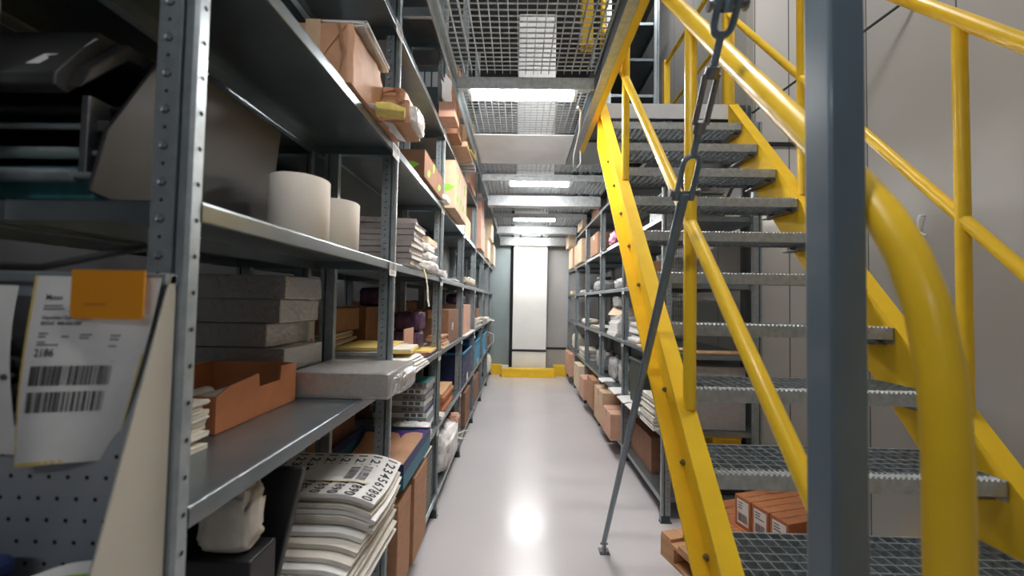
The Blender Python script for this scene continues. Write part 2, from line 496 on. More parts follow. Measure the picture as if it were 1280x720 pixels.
# wire mesh end screen inside the right rack
mb = MB()
for k in range(15): mb.tube([(1.34 + k * .023, 3.85, 1.15), (1.34 + k * .023, 3.85, 2.08)], .0016, 5)
for k in range(21): mb.tube([(1.34, 3.853, 1.15 + k * .046), (1.66, 3.853, 1.15 + k * .046)], .0016, 5)
mb.build('mesh_screen', 'slate_dark', rack_right, orr)
rack_up, _ = rack('upper level shelving rack seen above the top stair landing', 1.69, 1, .66, [4.9 + 1.1 * k for k in range(4)],
     {2.98: (0, 3), 3.62: (0, 3), 4.10: (0, 3), 4.56: (0, 3), 5.02: (0, 3)}, 5.5, z0=2.836, holes=0, labels=False)

# ------------------------------------------------------------------ upper walkway
def grating(x0, x1, y0, y1, z0, z1, px, py, tx=.004, ty=.003, cross=None):
    mb = MB()
    n = max(2, round((x1 - x0) / px)); m = max(2, round((y1 - y0) / py))
    for k in range(n + 1):
        x = x0 + (x1 - x0) * k / n
        mb.box(x - tx / 2, x + tx / 2, y0, y1, z0, z1)
    for k in range(m + 1):
        y = y0 + (y1 - y0) * k / m
        mb.box(x0, x1, y - ty / 2, y + ty / 2, z0 + (z1 - z0) * (.3 if cross is None else cross), z1)
    return mb
def deck(label, x0, x1, y0, y1, group=None):
    c = ((x0 + x1) / 2, (y0 + y1) / 2, 2.785)
    return solo('grating_panel', grating(x0, x1, y0, y1, 2.792, 2.82, .045, .040, .0032, .0045, .78), 'grate', label, 'grating', c, group=group, local=False)
deck('open grating walkway panel right above the camera end of the aisle', -.38, .41, -.5, .98)
deck('open grating walkway panel in front of the nearest ceiling light', -.38, .41, .99, 2.25)
deck('short grating panel just behind the nearest ceiling light', -.38, .41, 2.42, 3.08)
deck('narrow grating strip between the solid plate and the second cross beam', -.40, .97, 3.75, 4.01)
deck('grating panel just behind the second ceiling light', -.40, .97, 4.21, 4.83)
deck('grating panel between the third and fourth cross beams', -.40, .97, 4.98, 5.81)
deck('grating panel just behind the third ceiling light', -.40, .97, 6.03, 6.86)
deck('grating panel furthest down the aisle before the end wall', -.40, .97, 7.02, 7.98)
solo('deck_plate', MB().box(-.38, .41, 3.09, 3.74, 2.79, 2.80), 'zinc_lit', 'solid light metal deck plate between the first two stretches of grating', 'deck plate', (-.05, 3.4, 2.79), local=False)
def beam(label, x0, x1, y0, y1, z0, fl=None):
    y2 = y1 if fl is None else y0 + fl
    mb = MB().prism([(y0, z0), (y2, z0), (y2, z0 + .008), (y0 + .008, z0 + .008), (y0 + .008, 2.772), (y1, 2.772), (y1, 2.78), (y0, 2.78)][::-1], 0, x0, x1)
    return solo('cross_beam', mb, 'grate', label, 'beam', ((x0 + x1) / 2, (y0 + y1) / 2, z0), local=False)
beam('metal cross beam holding the nearest ceiling light', -.38, .41, 2.26, 2.41, 2.712, .014)
beam('metal cross beam in front of the second ceiling light', -.40, .97, 4.02, 4.20, 2.712, .014)
beam('metal cross beam just behind the second ceiling light', -.40, .97, 4.84, 4.97, 2.66)
beam('metal cross beam in front of the third ceiling light', -.40, .97, 5.82, 6.02, 2.712, .014)
beam('metal cross beam behind the third ceiling light', -.40, .97, 6.87, 7.01, 2.67)
beam('last metal cross beam against the end wall', -.40, .97, 7.99, 8.12, 2.62)
# edge girder along the stair opening
g = thing('edge_girder', 'long walkway edge girder with grey web and yellow toe board beside the stair', 'girder', (.45, -.5, 2.70))
og = (.45, -.5, 2.70)
MB().box(.415, .422, -.5, 3.2, 2.708, 2.86).box(.415, .45, -.5, 3.2, 2.852, 2.86).build('web', 'slate_dark', g, og)
MB().box(.415, .462, -.5, 3.2, 2.70, 2.708).build('bottom_flange', 'steel', g, og)
MB().box(.463, .50, -.5, 3.2, 2.698, 2.715).box(.492, .50, -.5, 3.2, 2.715, 2.95).build('toe_board', 'yellow', g, og)
# slim girder along the rack side, hung on brackets from the left rack
g = thing('edge_girder', 'slim edge girder along the left side of the grating walkway', 'girder', (-.39, -.5, 2.72))
og = (-.39, -.5, 2.72)
MB().box(-.402, -.396, -.5, 7.98, 2.72, 2.80).box(-.402, -.378, -.5, 7.98, 2.775, 2.784).build('angle', 'steel', g, og)
for y in YL[1:7]: MB().box(-.5365, -.402, y + .004, y + .024, 2.735, 2.775).build('bracket', 'steel', g, og)
# landing
l = thing('stair_landing', 'steel landing platform at the head of the yellow stair', 'landing', (1.1, 2.66, 2.75))
ol_ = (1.1, 2.66, 2.75)
MB().box(.505, 1.50, 2.668, 3.74, 2.80, 2.834).build('deck', 'slate_dark', l, ol_)
MB().box(.505, 1.40, 2.658, 2.667, 2.735, 2.834).build('front_edge', 'zinc_lit', l, ol_)
for y in (2.98, 3.36): MB().box(1.0, 1.50, y, y + .05, 2.74, 2.80).build('joist', 'slate_dark', l, ol_)
solo('deck_plate', MB().box(.98, 1.82, 3.75, 8.3, 2.80, 2.834), 'slate_dark', 'dark deck plate over the right hand rack carrying the upper rack', 'deck plate', (1.4, 6, 2.80), local=False)
solo('corner_plate', MB().prism([(.42, 3.205), (.98, 3.205), (.98, 3.74), (.42, 3.74)], 2, 2.787, 2.797), 'doorgreen', 'grey green metal plate under the corner of the landing', 'deck plate', (.7, 3.4, 2.787), local=False)

# columns
c = thing('support_column', 'square slate blue steel column standing in the right foreground', 'column', (.489, .63, 0))
MB().box(-.027, .027, -.03, .025, .012, 2.695).build('shaft', 'slate', c, bevel=.004)
MB().box(-.06, .06, -.062, .06, 0, .012).build('base_plate', 'slate', c, bevel=.002)
c = thing('support_column', 'dark grey round topped column behind the stair by the right wall', 'column', (1.74, 3.1, 0))
MB().lathe([(.0, 3.05), (.02, 3.047), (.034, 3.035), (.038, 3.01), (.038, .012), (.0, .012)], n=20).build('shaft', 'slate_dark', c)
MB().box(-.05, .05, -.07, .07, 0, .012).build('base_plate', 'slate_dark', c)

# bracing rod with turnbuckle and forks
B = Vector((.534, 2.457, .05)); T = Vector((.449, .874, 2.145))
ax = (T - B).normalized(); Ln = (T - B).length
px = (Vector((1, 0, 0)) - ax * ax.x).normalized(); pz = ax.cross(px)
P = lambda t, a=0, b=0: B + ax * (t * Ln) + px * a + pz * b
r = thing('brace_rod', 'dark steel tie rod with turnbuckle and forked ends slanting up from the floor', 'tie rod', (.537, 2.457, 0))
orod = (.537, 2.457, 0)
MB().tube([P(0.005), P(.838)], .0145, 12).build('lower_rod', 'slate', r, orod)
def fork(t0, t1, sp, rr, flip):
    """U shaped clevis: neck at t0, two prongs to t1"""
    d = t1 - t0
    mb = MB()
    for sg in (-1, 1):
        q = sp / Ln * (1 if d > 0 else -1)
        arc = [P(t0 + q * 1.15 * (1 - math.cos(a)), sg * sp * math.sin(a)) for a in (0, .3, .6, .9, 1.2, 1.5708)]
        mb.tube(arc + [P(t1 - d * .2, sg * sp * 1.02), P(t1 + d * .08, sg * sp)], [rr, rr, rr, rr, rr, rr, rr, rr * 1.5], 10)
    return mb
def pin(t, half):
    mb = MB()
    mb.tube([P(t, -half), P(t, half)], .007, 10)
    mb.tube([P(t, -half), P(t, -half + .008)], .012, 6); mb.tube([P(t, half - .008), P(t, half)], .012, 6)
    return mb
fork(.878, .834, .021, .0075, 0).build('clevis', 'slate', r, orod)
pin(.838, .042).build('clevis_pin', 'bolt', r, orod)
MB().tube([P(.876), P(.905)], .009, 10).build('threaded_rod', 'slate', r, orod)
mb = MB()
for sg in (-1, 1): mb.tube([P(.908, sg * .0145), P(.952, sg * .0145)], .0078, 8)
mb.tube([P(.900), P(.911)], .0165, 10).tube([P(.948), P(.958)], .0175, 10)
mb.build('turnbuckle', 'bolt', r, orod)
MB().tube([P(.955), P(.985)], .009, 10).build('threaded_rod', 'slate', r, orod)
fork(.981, 1.006, .021, .008, 1).build('clevis', 'slate', r, orod)
pin(1.003, .043).build('clevis_pin', 'bolt', r, orod)
MB().tube([P(.998), P(1.02)], .013, 10).tube([P(1.02), P(1.262)], .0145, 12).build('upper_rod', 'slate', r, orod)
mb = MB().box(.537 - .03, .537 + .03, 2.457 - .03, 2.457 + .03, 0, .008)
mb.box(.537 - .006, .537 + .006, 2.43, 2.48, .008, .06).tube([(.515, 2.457, .05), (.559, 2.457, .05)], .007, 8)
for dx in (-.02, .02): mb.tube([(.537 + dx, 2.435, .008), (.537 + dx, 2.435, .018)], .006, 6)
mb.build('floor_bracket', 'bolt', r, orod)
solo('brace_rod', MB().tube([(1.765, 3.06, 2.97), (2.24, 2.36, 3.30), (2.29, 2.29, 3.345)], .009, 8), 'slate_dark', 'thin dark brace rod rising from the rear column to the right wall', 'tie rod', (1.755, 3.06, 2.86), local=False)
solo('brace_rod', MB().tube([(1.62, 2.755, 2.70), (1.38, 2.755, 2.125)], .012, 8), 'slate_dark', 'short dark brace rod behind the upper stair treads', 'tie rod', (1.38, 2.755, 2.125), local=False)

# ------------------------------------------------------------------ the stair
S0Y, S0Z, RUN, RISE = 1.155, 1.016, .1666, .202
SX0, SX1 = .563, 1.374
nos = lambda y: S0Z + RISE / RUN * (y - S0Y)
st = thing('staircase', 'steep yellow steel staircase with grating treads on the right', 'staircase', (.97, .35, 0))
os_ = (.97, .35, 0)
def stringer(xw0, xw1, xf0, xf1):
    D = .31
    mb = MB()
    yb = S0Y - S0Z * RUN / RISE          # nosing line meets the floor
    yb2 = yb + D * RUN / RISE
    mb.prism([(yb + .004, 0), (yb2 - .004, 0), (2.647, nos(2.647) - D + .006), (2.647, nos(2.647) - .006)], 0, xw0, xw1)
    t = .016
    mb.prism([(yb, 0), (yb + t * .8, 0), (2.655, nos(2.655) - t), (2.655, nos(2.655))], 0, xf0, xf1)
    mb.prism([(yb2 - t * .8, 0), (yb2, 0), (2.655, nos(2.655) - D), (2.655, nos(2.655) - D + t)], 0, xf0, xf1)
    mb.box(xf0, xf1, 2.648, 2.656, nos(2.655) - D, nos(2.655))
    return mb
sl = stringer(.5535, .561, .506, .5615).build('stringer', 'yellow_flat', st, os_)
sr = stringer(1.376, 1.3835, 1.3755, 1.44).build('stringer', 'yellow_flat', st, os_)
# one tread, copied up the flight
def make_tread():
    mb = grating(SX0 + .006, SX1 - .006, .008, .245, -.032, -.002, .036, .034, .003, .004)
    mb.box(SX0 + .002, SX0 + .006, .0, .245, -.06, -.001).box(SX1 - .006, SX1 - .002, .0, .245, -.06, -.001)
    mb.box(SX0 + .006, SX1 - .006, .241, .245, -.034, -.002)
    t = mb.build('tread', 'tread', st)
    nb = MB().box(SX0 + .002, SX1 - .002, .0, .004, -.044, -.003).box(SX0 + .002, SX1 - .002, .004, .03, -.006, -.003)
    n = 52
    for k in range(n):
        x = SX0 + .008 + (SX1 - SX0 - .02) * k / n
        nb.prism([(x, -.003), (x + .009, -.003), (x + .0065, .0025), (x + .0025, .0025)][::-1], 1, .0, .026)
    nb.build('nosing', 'grate', t)
    for yy in (.05, .19):
        MB().tube([(SX1 - .020, yy, -.045), (SX1 - .002, yy, -.045)], .011, 6).tube([(SX1 - .028, yy, -.045), (SX1 - .018, yy, -.045)], .006, 8).build('bolt', 'bolt', t)
        MB().tube([(.546, yy, -.045), (.5535, yy, -.045)], .010, 6).tube([(.541, yy, -.045), (.547, yy, -.045)], .006, 8).build('bolt', 'bolt', t)
    MB().box(SX1 - .05, SX1 - .003, .03, .215, -.066, -.060).build('bracket', 'bolt', t)
    return t
tr0 = make_tread()
for i in range(-4, 9):
    t = tr0 if i == -4 else dup_tree(tr0, st)
    t.location = (-os_[0], S0Y + RUN * i - os_[1], S0Z + RISE * i - os_[2])
def rail(path, r, parent=st): return MB().tube(path, r, 14).build('handrail', 'yellow', parent, os_)
HX = .545
top = lambda y: 1.827 + 1.154 * (y - .771)
mid = lambda y: 1.809 + 1.150 * (y - 1.334)
rail([(HX, 2.70, top(2.70)), (HX, .771, 1.827), (HX, .70, 1.746), (HX, .648, 1.684), (HX, .605, 1.628), (HX, .57, 1.565), (HX, .543, 1.49), (HX, .527, 1.40), (HX, .522, 1.30), (HX, .522, nos(.522))], .0245)
MB().tube([(HX, 2.70, mid(2.70)), (HX, .522, mid(.522))], .0195, 14).build('mid_rail', 'yellow', st, os_)
for y in (1.285, 2.087):
    MB().tube([(HX, y, nos(y) - .012), (HX, y, top(y))], .0195, 14).build('rail_post', 'yellow', st, os_)
MB().tube([(HX, 2.70, 2.84), (HX, 2.70, top(2.70))], .0195, 14).build('rail_post', 'yellow', st, os_)
GX = 1.41
topr = lambda y: 2.24 + 1.154 * (y - 1.125)
midr = lambda y: 1.791 + 1.2 * (y - 1.30)
rail([(GX, 2.72, topr(2.72)), (GX, .50, topr(.50)), (GX, .44, topr(.44) - .04), (GX, .42, topr(.42) - .12), (GX, .42, nos(.42))], .0225)
MB().tube([(GX, 2.72, midr(2.72)), (GX, .42, midr(.42))], .0185, 14).build('mid_rail', 'yellow', st, os_)
for y in (1.291, 2.016):
    MB().tube([(GX, y, nos(y) - .012), (GX, y, topr(y))], .0195, 14).build('rail_post', 'yellow', st, os_)
MB().tube([(GX, 2.735, 2.8355), (GX, 2.735, topr(2.72))], .026, 14).build('rail_post', 'yellow', st, os_)
# guard rail on the landing
gr = thing('guard_rail', 'yellow guard rail running back along the upper landing', 'guard rail', (1.45, 4.0, 2.834))
ogr = (1.45, 4.0, 2.834)
MB().tube([(1.45, 2.80, 3.93), (1.45, 4.0, 3.93)], .02, 12).build('handrail', 'yellow', gr, ogr)
MB().tube([(1.45, 2.80, 3.42), (1.45, 4.0, 3.42)], .016, 12).build('mid_rail', 'yellow', gr, ogr)
MB().box(1.42, 1.48, 3.97, 4.03, 2.834, 3.95).build('rail_post', 'yellow', gr, ogr, bevel=.004)
MB().box(1.42, 1.48, 2.77, 2.83, 2.834, 3.95).build('rail_post', 'yellow', gr, ogr, bevel=.004)
# guard rail of the walkway above the aisle, seen through the grating
gr = thing('guard_rail', 'yellow walkway guard rail seen from below through the grating', 'guard rail', (.35, .6, 2.82))
ogr = (.35, .6, 2.82)
for y in (.9, 2.06): MB().box(.30, .36, y - .03, y + .03, 2.82, 3.92).build('rail_post', 'yellow', gr, ogr, bevel=.003)
MB().tube([(.33, .3, 3.92), (.33, 2.2, 3.92)], .021, 12).build('handrail', 'yellow', gr, ogr)
MB().tube([(.33, .3, 3.4), (.33, 2.2, 3.4)], .018, 12).build('mid_rail', 'yellow', gr, ogr)
# things standing on the upper walkway, glimpsed through the grating
w = thing('storage_cabinet', 'tall white cabinet standing on the upper walkway above the grating', 'cabinet', (.15, 4.4, 2.83))
MB().box(-.2, .2, -.2, .2, .0, 1.75).build('body', 'enamel', w, bevel=.006)
for sx in (-1, 1): MB().box(sx * .005, sx * .19, -.212, -.202, .05, 1.72).build('door', 'enamel', w, bevel=.003)

# ------------------------------------------------------------------ lamps
def lamp(label, x, y, z=2.70, w=.60, m='tube'):
    t = thing('ceiling_light', label, 'ceiling light', (x, y, z))
    MB().box(-w / 2 - .03, w / 2 + .03, -.05, .05, -.015, .0).build('housing', 'enamel', t, bevel=.003)
    pr = [(-.05, -.016), (-.045, -.035), (-.032, -.052), (.032, -.052), (.045, -.035), (.05, -.016)]
    MB().prism(pr, 0, -w / 2, w / 2).build('diffuser', m, t)
    for sx in (-1, 1): MB().prism([(a * 1.05, b * 1.03) for a, b in pr], 0, sx * w / 2, sx * (w / 2 + .02)).build('end_cap', 'enamel', t)
    for sx in (-.2, .2): MB().box(sx - .02, sx + .02, -.02, .02, 0, .004 if z > 2.74 else .08).build('hanger', 'bolt', t)
    return t
lamp('nearest bright tube light hanging under the grating', 0.0, 2.34, 2.752)
lamp('second bright tube light down the aisle', .19, 4.13, 2.752)
lamp('third bright tube light down the aisle', .21, 5.94, 2.752)
lamp('furthest tube light near the end wall of the aisle', .21, 7.6, 2.70)
lamp('tube light above the camera end of the aisle', 0.0, .45, 2.70, m='tube_dim')
lamp('cool tube light behind the camera over the aisle', -.2, -1.5, 2.70, 1.1, 'tube_cool')
lamp('tube light in the next aisle behind the left racks', -1.9, 2.2, 2.75, 1.1, 'tube_side')
lamp('tube light far along the next aisle behind the left racks', -1.9, 5.6, 2.75, 1.1, 'tube_side')
lamp('tube light high over the yellow stair', 1.05, 1.5, 5.5, 1.1, 'tube_high')
lamp('tube light over the upper landing', 1.3, 4.4, 5.6, 1.1, 'tube_dim')
lamp('tube light over the upper walkway', .0, 1.2, 5.6, 1.1, 'tube_dim')
w = thing('wall_lamp', 'small bright lamp on the wall seen under the upper stair treads', 'lamp', (2.06, 3.16, 2.30))
MB().box(-.10, .10, .02, .038, -.09, .09).build('housing', 'enamel', w)
MB().box(-.095, .095, -.02, .02, -.085, .085).build('diffuser', 'lamp', w, bevel=.008)
solo('power_cable', MB().tube([(.33, 2.36, 2.66), (.37, 2.5, 2.70), (.40, 2.75, 2.69), (.395, 3.0, 2.60), (.41, 3.12, 2.555), (.44, 3.15, 2.56), (.47, 3.16, 2.60), (.47, 3.17, 2.70)], .006, 8), 'enamel', 'thin white power cable looping beside the nearest tube light', 'cable', (.40, 3.0, 2.6), local=False)

# ------------------------------------------------------------------ camera
PI_, YA, RO, FPX = .0334, .0178, .0187, 500.0
def cam2world(v):
    x, y, z = v           # right, up, forward in the camera
    c, s = math.cos(RO), math.sin(RO); x, y = c * x - s * y, s * x + c * y
    c, s = math.cos(PI_), math.sin(PI_); y, z = c * y + s * z, -s * y + c * z
    c, s = math.cos(YA), math.sin(YA); x, z = c * x - s * z, s * x + c * z
    return Vector((x, z, y))
cd = bpy.data.cameras.new('camera')
cam = bpy.data.objects.new('camera', cd); COL.objects.link(cam)
rx, uy, fz = cam2world((1, 0, 0)), cam2world((0, 1, 0)), cam2world((0, 0, 1))
Mx = Matrix((rx, uy, -fz)).transposed().to_4x4(); Mx.translation = Vector((0, 0, H_EYE))
cam.matrix_world = Mx
cd.sensor_width = 36; cd.lens = FPX * 36 / 1280; cd.clip_start = .02
cd.dof.use_dof = True; cd.dof.focus_distance = 2.6; cd.dof.aperture_fstop = 2.2
scene.camera = cam

# ------------------------------------------------------------------ world and view
wd = bpy.data.worlds.new('world'); scene.world = wd; wd.use_nodes = True
wd.node_tree.nodes['Background'].inputs[0].default_value = (.6, .65, .7, 1)
wd.node_tree.nodes['Background'].inputs[1].default_value = .02
vs = scene.view_settings
vs.view_transform = 'Standard'; vs.look = 'None'; vs.exposure = 0.95; vs.gamma = 1.0; vs.use_curve_mapping = False
scene.cycles.use_denoising = True
scene.cycles.max_bounces = 8
scene.cycles.sample_clamp_indirect = 6
# ------------------------------------------------------------------ goods on the shelves
def carton(label, x0, x1, y0, y1, z, h, m='card', face=None, tape='y', name='carton', cat='box', group=None, rot=0.0, lab=None, leaf=False, open_top=False, tape_mat='tape'):
    """corrugated carton: body, top flaps, tape, optional printed label on the aisle face (+1 / -1) or the near face (0)"""
    cx, cy = (x0 + x1) / 2, (y0 + y1) / 2
    w, d = abs(x1 - x0) / 2, abs(y1 - y0) / 2
    t = thing(name, label, cat, (cx, cy, z), rot, group)
    if open_top:
        mb = MB().box(-w, w, -d, d, 0, .004)
        for a in (-1, 1):
            mb.box(a * w, a * (w - .005), -d, d, 0, h); mb.box(-w, w, a * d, a * (d - .005), 0, h)
        mb.build('body', m, t, bevel=.0015)
    else:
        MB().box(-w, w, -d, d, 0, h - .004).build('body', m, t, bevel=.004)
        if tape == 'y':
            for a in (-1, 1): MB().box(a * .002, a * w, -d, d, h - .004, h).build('flap', m, t, bevel=.001)
            MB().box(-.022, .022, -d - .0007, d + .0007, h, h + .0008).box(-.022, .022, -d - .0008, -d, h - min(.07, h * .6), h).box(-.022, .022, d, d + .0008, h - min(.07, h * .6), h).build('tape', tape_mat, t)
        else:
            for a in (-1, 1): MB().box(-w, w, a * .002, a * d, h - .004, h).build('flap', m, t, bevel=.001)
            MB().box(-w - .0007, w + .0007, -.022, .022, h, h + .0008).box(w, w + .0008, -.022, .022, h - min(.07, h * .6), h).box(-w - .0008, -w, -.022, .022, h - min(.07, h * .6), h).build('tape', tape_mat, t)
    if lab:
        f, px_, pz_, lw, lh = lab
        if f == 0: sticker(t, (px_, -d, pz_), (1, 0, 0), (0, 0, 1), lw, lh, R)
        elif f > 0: sticker(t, (w, px_, pz_), (0, 1, 0), (0, 0, 1), lw, lh, R)
        else: sticker(t, (-w, px_ + lw, pz_), (0, -1, 0), (0, 0, 1), lw, lh, R)
    if leaf:
        mb = MB()
        for (O, U, V, span, spots) in (((w, -d, 0), (0, 1, 0), (0, 0, 1), 2 * d, ((.12, .2, .4), (.42, .55, 1.2), (.7, .25, .3))), ((-w, -d, 0), (1, 0, 0), (0, 0, 1), 2 * w, ((.15, .6, .1), (.62, .42, .05)))):
            p = plane_fn(O, U, V, .0008)
            for fa, fb, an in spots:
                a0, b0, L = span * fa, h * fb, min(h * .62, .13)
                pts = [(0, 0), (.3, .22), (.65, .2), (1, 0), (.65, -.2), (.3, -.22)]
                mb.face([p(min(max(a0 + L * (q * math.cos(an) - s_ * math.sin(an)), .003), span - .003), min(max(b0 + L * (q * math.sin(an) + s_ * math.cos(an)), .003), h - .006)) for q, s_ in pts])
        mb.build('leaf_print', 'green', t)
    return t

def stack(name, label, cat, x0, x1, y0, y1, z, h, n, mats, jit=.008, group=None, rot=0.0):
    """pile of loose sheets or pads as layered slabs"""
    cx, cy = (x0 + x1) / 2, (y0 + y1) / 2; w, d = (x1 - x0) / 2, (y1 - y0) / 2
    mb = MB(); th = h / n
    for k in range(n):
        a, b = R.uniform(-jit, jit), R.uniform(-jit, jit)
        T_ = Matrix.Translation((a, b, 0)) @ Matrix.Rotation(R.uniform(-jit, jit) * 3, 4, 'Z')
        mb.box(-w, w, -d, d, k * th, (k + 1) * th - th * .12, k % len(mats), T_)
    return solo(name, mb, list(mats), label, cat, (cx, cy, z), rot, group)

def lump(name, label, cat, x0, x1, y0, y1, z, h, m, seed=1, amp=.18, freq=5.0, group=None, sq=.55, rot=0.0, build_only=None, off=(0, 0, 0)):
    """soft crumpled bag or bundle: a squarish closed surface pushed about by noise, flat where it rests"""
    w, d = (x1 - x0) / 2, (y1 - y0) / 2
    mb = MB(); nu, nv = 44, 24
    sgn = lambda v, e: math.copysign(abs(v) ** e, v)
    def fn(u, v):
        a, b = 2 * math.pi * u, math.pi * (v - .5)
        ca, sa, cb, sb = math.cos(a), math.sin(a), math.cos(b), math.sin(b)
        p = Vector((sgn(cb, sq) * sgn(ca, sq), sgn(cb, sq) * sgn(sa, sq), sgn(sb, sq)))
        q = Vector((math.cos(b) * ca * w, math.cos(b) * sa * d, math.sin(b) * h * .5))
        nn = noise.noise(q * freq * 6 + Vector((seed * 7.3, seed * 3.1, seed))) + .55 * noise.noise(q * freq * 17 + Vector((seed, seed * 2, 0)))
        rg = 1 - abs(noise.noise(q * freq * 9 + Vector((seed * 1.7, 3, seed))))
        k = 1 - amp * abs(nn) - .10 * rg * rg * rg
        z_ = (p.z * .5 + .5) * h
        zz = max(0.0, z_ * (k if p.z > 0 else 1.0))
        return (p.x * w * k, p.y * d * k, zz)
    mb.grid(fn, nu, nv)
    cx, cy = (x0 + x1) / 2, (y0 + y1) / 2
    if build_only is not None: return mb.build(name, m, build_only, T=Matrix.Translation(off))
    return solo(name, mb, m, label, cat, (cx, cy, z), rot, group)

def book(label, x0, x1, y0, y1, z, h, m='book', group=None, rot=0.0):
    cx, cy = (x0 + x1) / 2, (y0 + y1) / 2; w, d = (x1 - x0) / 2, (y1 - y0) / 2
    t = thing('book', label, 'book', (cx, cy, z), rot, group)
    c = .0028
    MB().box(-w, w, -d, d, 0, c).box(-w, w, -d, d, h - c, h).box(-w, w, -d, -d + c, 0, h).build('cover', m, t, bevel=.001)
    MB().box(-w + .004, w - .004, -d + c, d - .005, c, h - c).build('pages', 'white', t)
    return t

def sheet_over(name, label, cat, x0, x1, y0, y1, z, lip, m, s=1, drop=.06, group=None, lift=0.0, wob=.004, thick=.0012):
    """a sheet lying on the shelf and sagging past its front lip (s=+1: aisle towards +x)"""
    mb = MB(); sd = R.random() * 9
    ang = .9
    def fn(u, v):
        L = (x1 - x0) * u; y = y0 + (y1 - y0) * v
        start = (lip - x0) if s > 0 else (x1 - lip)
        e = L - start
        ww = wob * (1 + noise.noise(Vector((u * 3 + sd, v * 3, sd))))
        if e <= 0: dx, dz = L, ww + lift
        else:
            a = min(ang, e / .05); dx = start + e * math.cos(a * .6); dz = lift + ww - e * math.sin(a * .6) * (drop / .06) * .6
        x = x0 + dx if s > 0 else x1 - dx
        return (x, y, z + dz)
    mb.grid(fn, 14, 8, thick=thick if s > 0 else -thick)
    return solo(name, mb, m, label, cat, ((x0 + x1) / 2, (y0 + y1) / 2, z), 0, group, local=False)

A_, B_, C_, D_, E_, F_ = 1.6512, 1.1412, .6362, 2.1512, .1662, 2.6812

# --- label printer at the end of the second shelf from the top
pr = thing('label_printer', 'big charcoal label printer with slanted lid at the near end of the left rack', 'printer', (-1.0, .95, A_))
opn = (-1.0, .95, A_)
side = [(.676, 1.668), (.699, 1.786), (.812, 2.004), (1.215, 2.002), (1.165, 1.662), (.74, 1.655)]
MB().prism(side[::-1], 0, -.756, -.748).build('side_cheek', 'printer', pr, opn, bevel=.002)
MB().prism(side[::-1], 0, -1.172, -1.164).build('side_cheek', 'printer', pr, opn)
MB().box(-1.164, -.757, .96, 1.16, 1.66, 1.97).build('body', 'black', pr, opn, bevel=.006)
lid = MB().prism([(.667, 1.852), (.667, 1.874), (.735, 1.990), (1.19, 2.012), (1.19, 1.975), (.77, 1.955), (.69, 1.846)][::-1], 0, -1.172, -.812)
lid.prism([(.685, 1.856), (.70, 1.90), (.765, 1.985), (1.19, 2.0), (1.19, 1.975), (.77, 1.955)][::-1], 0, -.812, -.785)
lid = lid.build('lid', 'printer', pr, opn, bevel=.003)
O = Vector((-1.168, .667, 1.874)) - Vector(opn); V_ = Vector((0, .075, .116)).normalized()
p1 = plane_fn(O, (1, 0, 0), V_, .0015); p2 = plane_fn(O, (1, 0, 0), V_, .0025)
mb = MB(); put_rect(mb, .0, .015, .21, .125, p1, 0)
for k in range(3): put_rect(mb, .05, .035 + .026 * k, .19 - .03 * k, .038 + .026 * k, p2, 1)
mb.build('display', ['screen', 'greybin'], lid)
# pale three pronged emblem on the slanted lid
mb = MB()
em = [(.305, .04), (.345, .04), (.352, .062), (.338, .072), (.362, .078), (.368, .098), (.350, .106), (.385, .112), (.412, .112), (.424, .150), (.372, .150), (.335, .118)]
mb.face([p2((a - .305) * .62 + .29, b * .85 - .012) for a, b in em]); mb.build('emblem', 'enamel', lid)
for (y, z, r, m) in ((.72, 1.80, .006, 'steel'), (.74, 1.842, .012, 'black'), (.715, 1.748, .011, 'greybin'), (.70, 1.702, .013, 'steel')):
    MB().tube([(-1.165, y, z), (-.80, y, z)], r, 10).tube([(-.80, y, z), (-.76, y, z)], r * .5, 8).build('roller', m, pr, opn)
MB().box(-1.165, -.80, .73, .95, 1.665, 1.73).build('paper_feed', 'teal', pr, opn, bevel=.004)
MB().box(-.80, -.785, .70, .76, 1.70, 1.85).box(-.785, -.76, .715, .73, 1.79, 1.81).build('latch', 'bolt', pr, opn, bevel=.002)

def paper_roll(label, x, y, z, r, h):
    t = thing('paper_roll', label, 'paper roll', (x, y, z), 0, 'paper rolls beside the label printer')
    MB().lathe([(.030, 0), (r - .002, 0), (r, .002), (r, h - .003), (r - .003, h), (.030, h), (.030, 0)], n=48).build('wound_paper', 'rollpaper', t)
    MB().lathe([(.026, .0), (.0299, .0), (.0299, h + .001), (.026, h + .001), (.026, 0)], n=24).build('core', 'tubeinner', t)
paper_roll('big cream roll of label paper standing right beside the charcoal printer', -.628, 1.118, A_, .079, .173)
paper_roll('smaller cream roll of label paper behind the big one, next to the books', -.645, 1.375, A_, .079, .170)

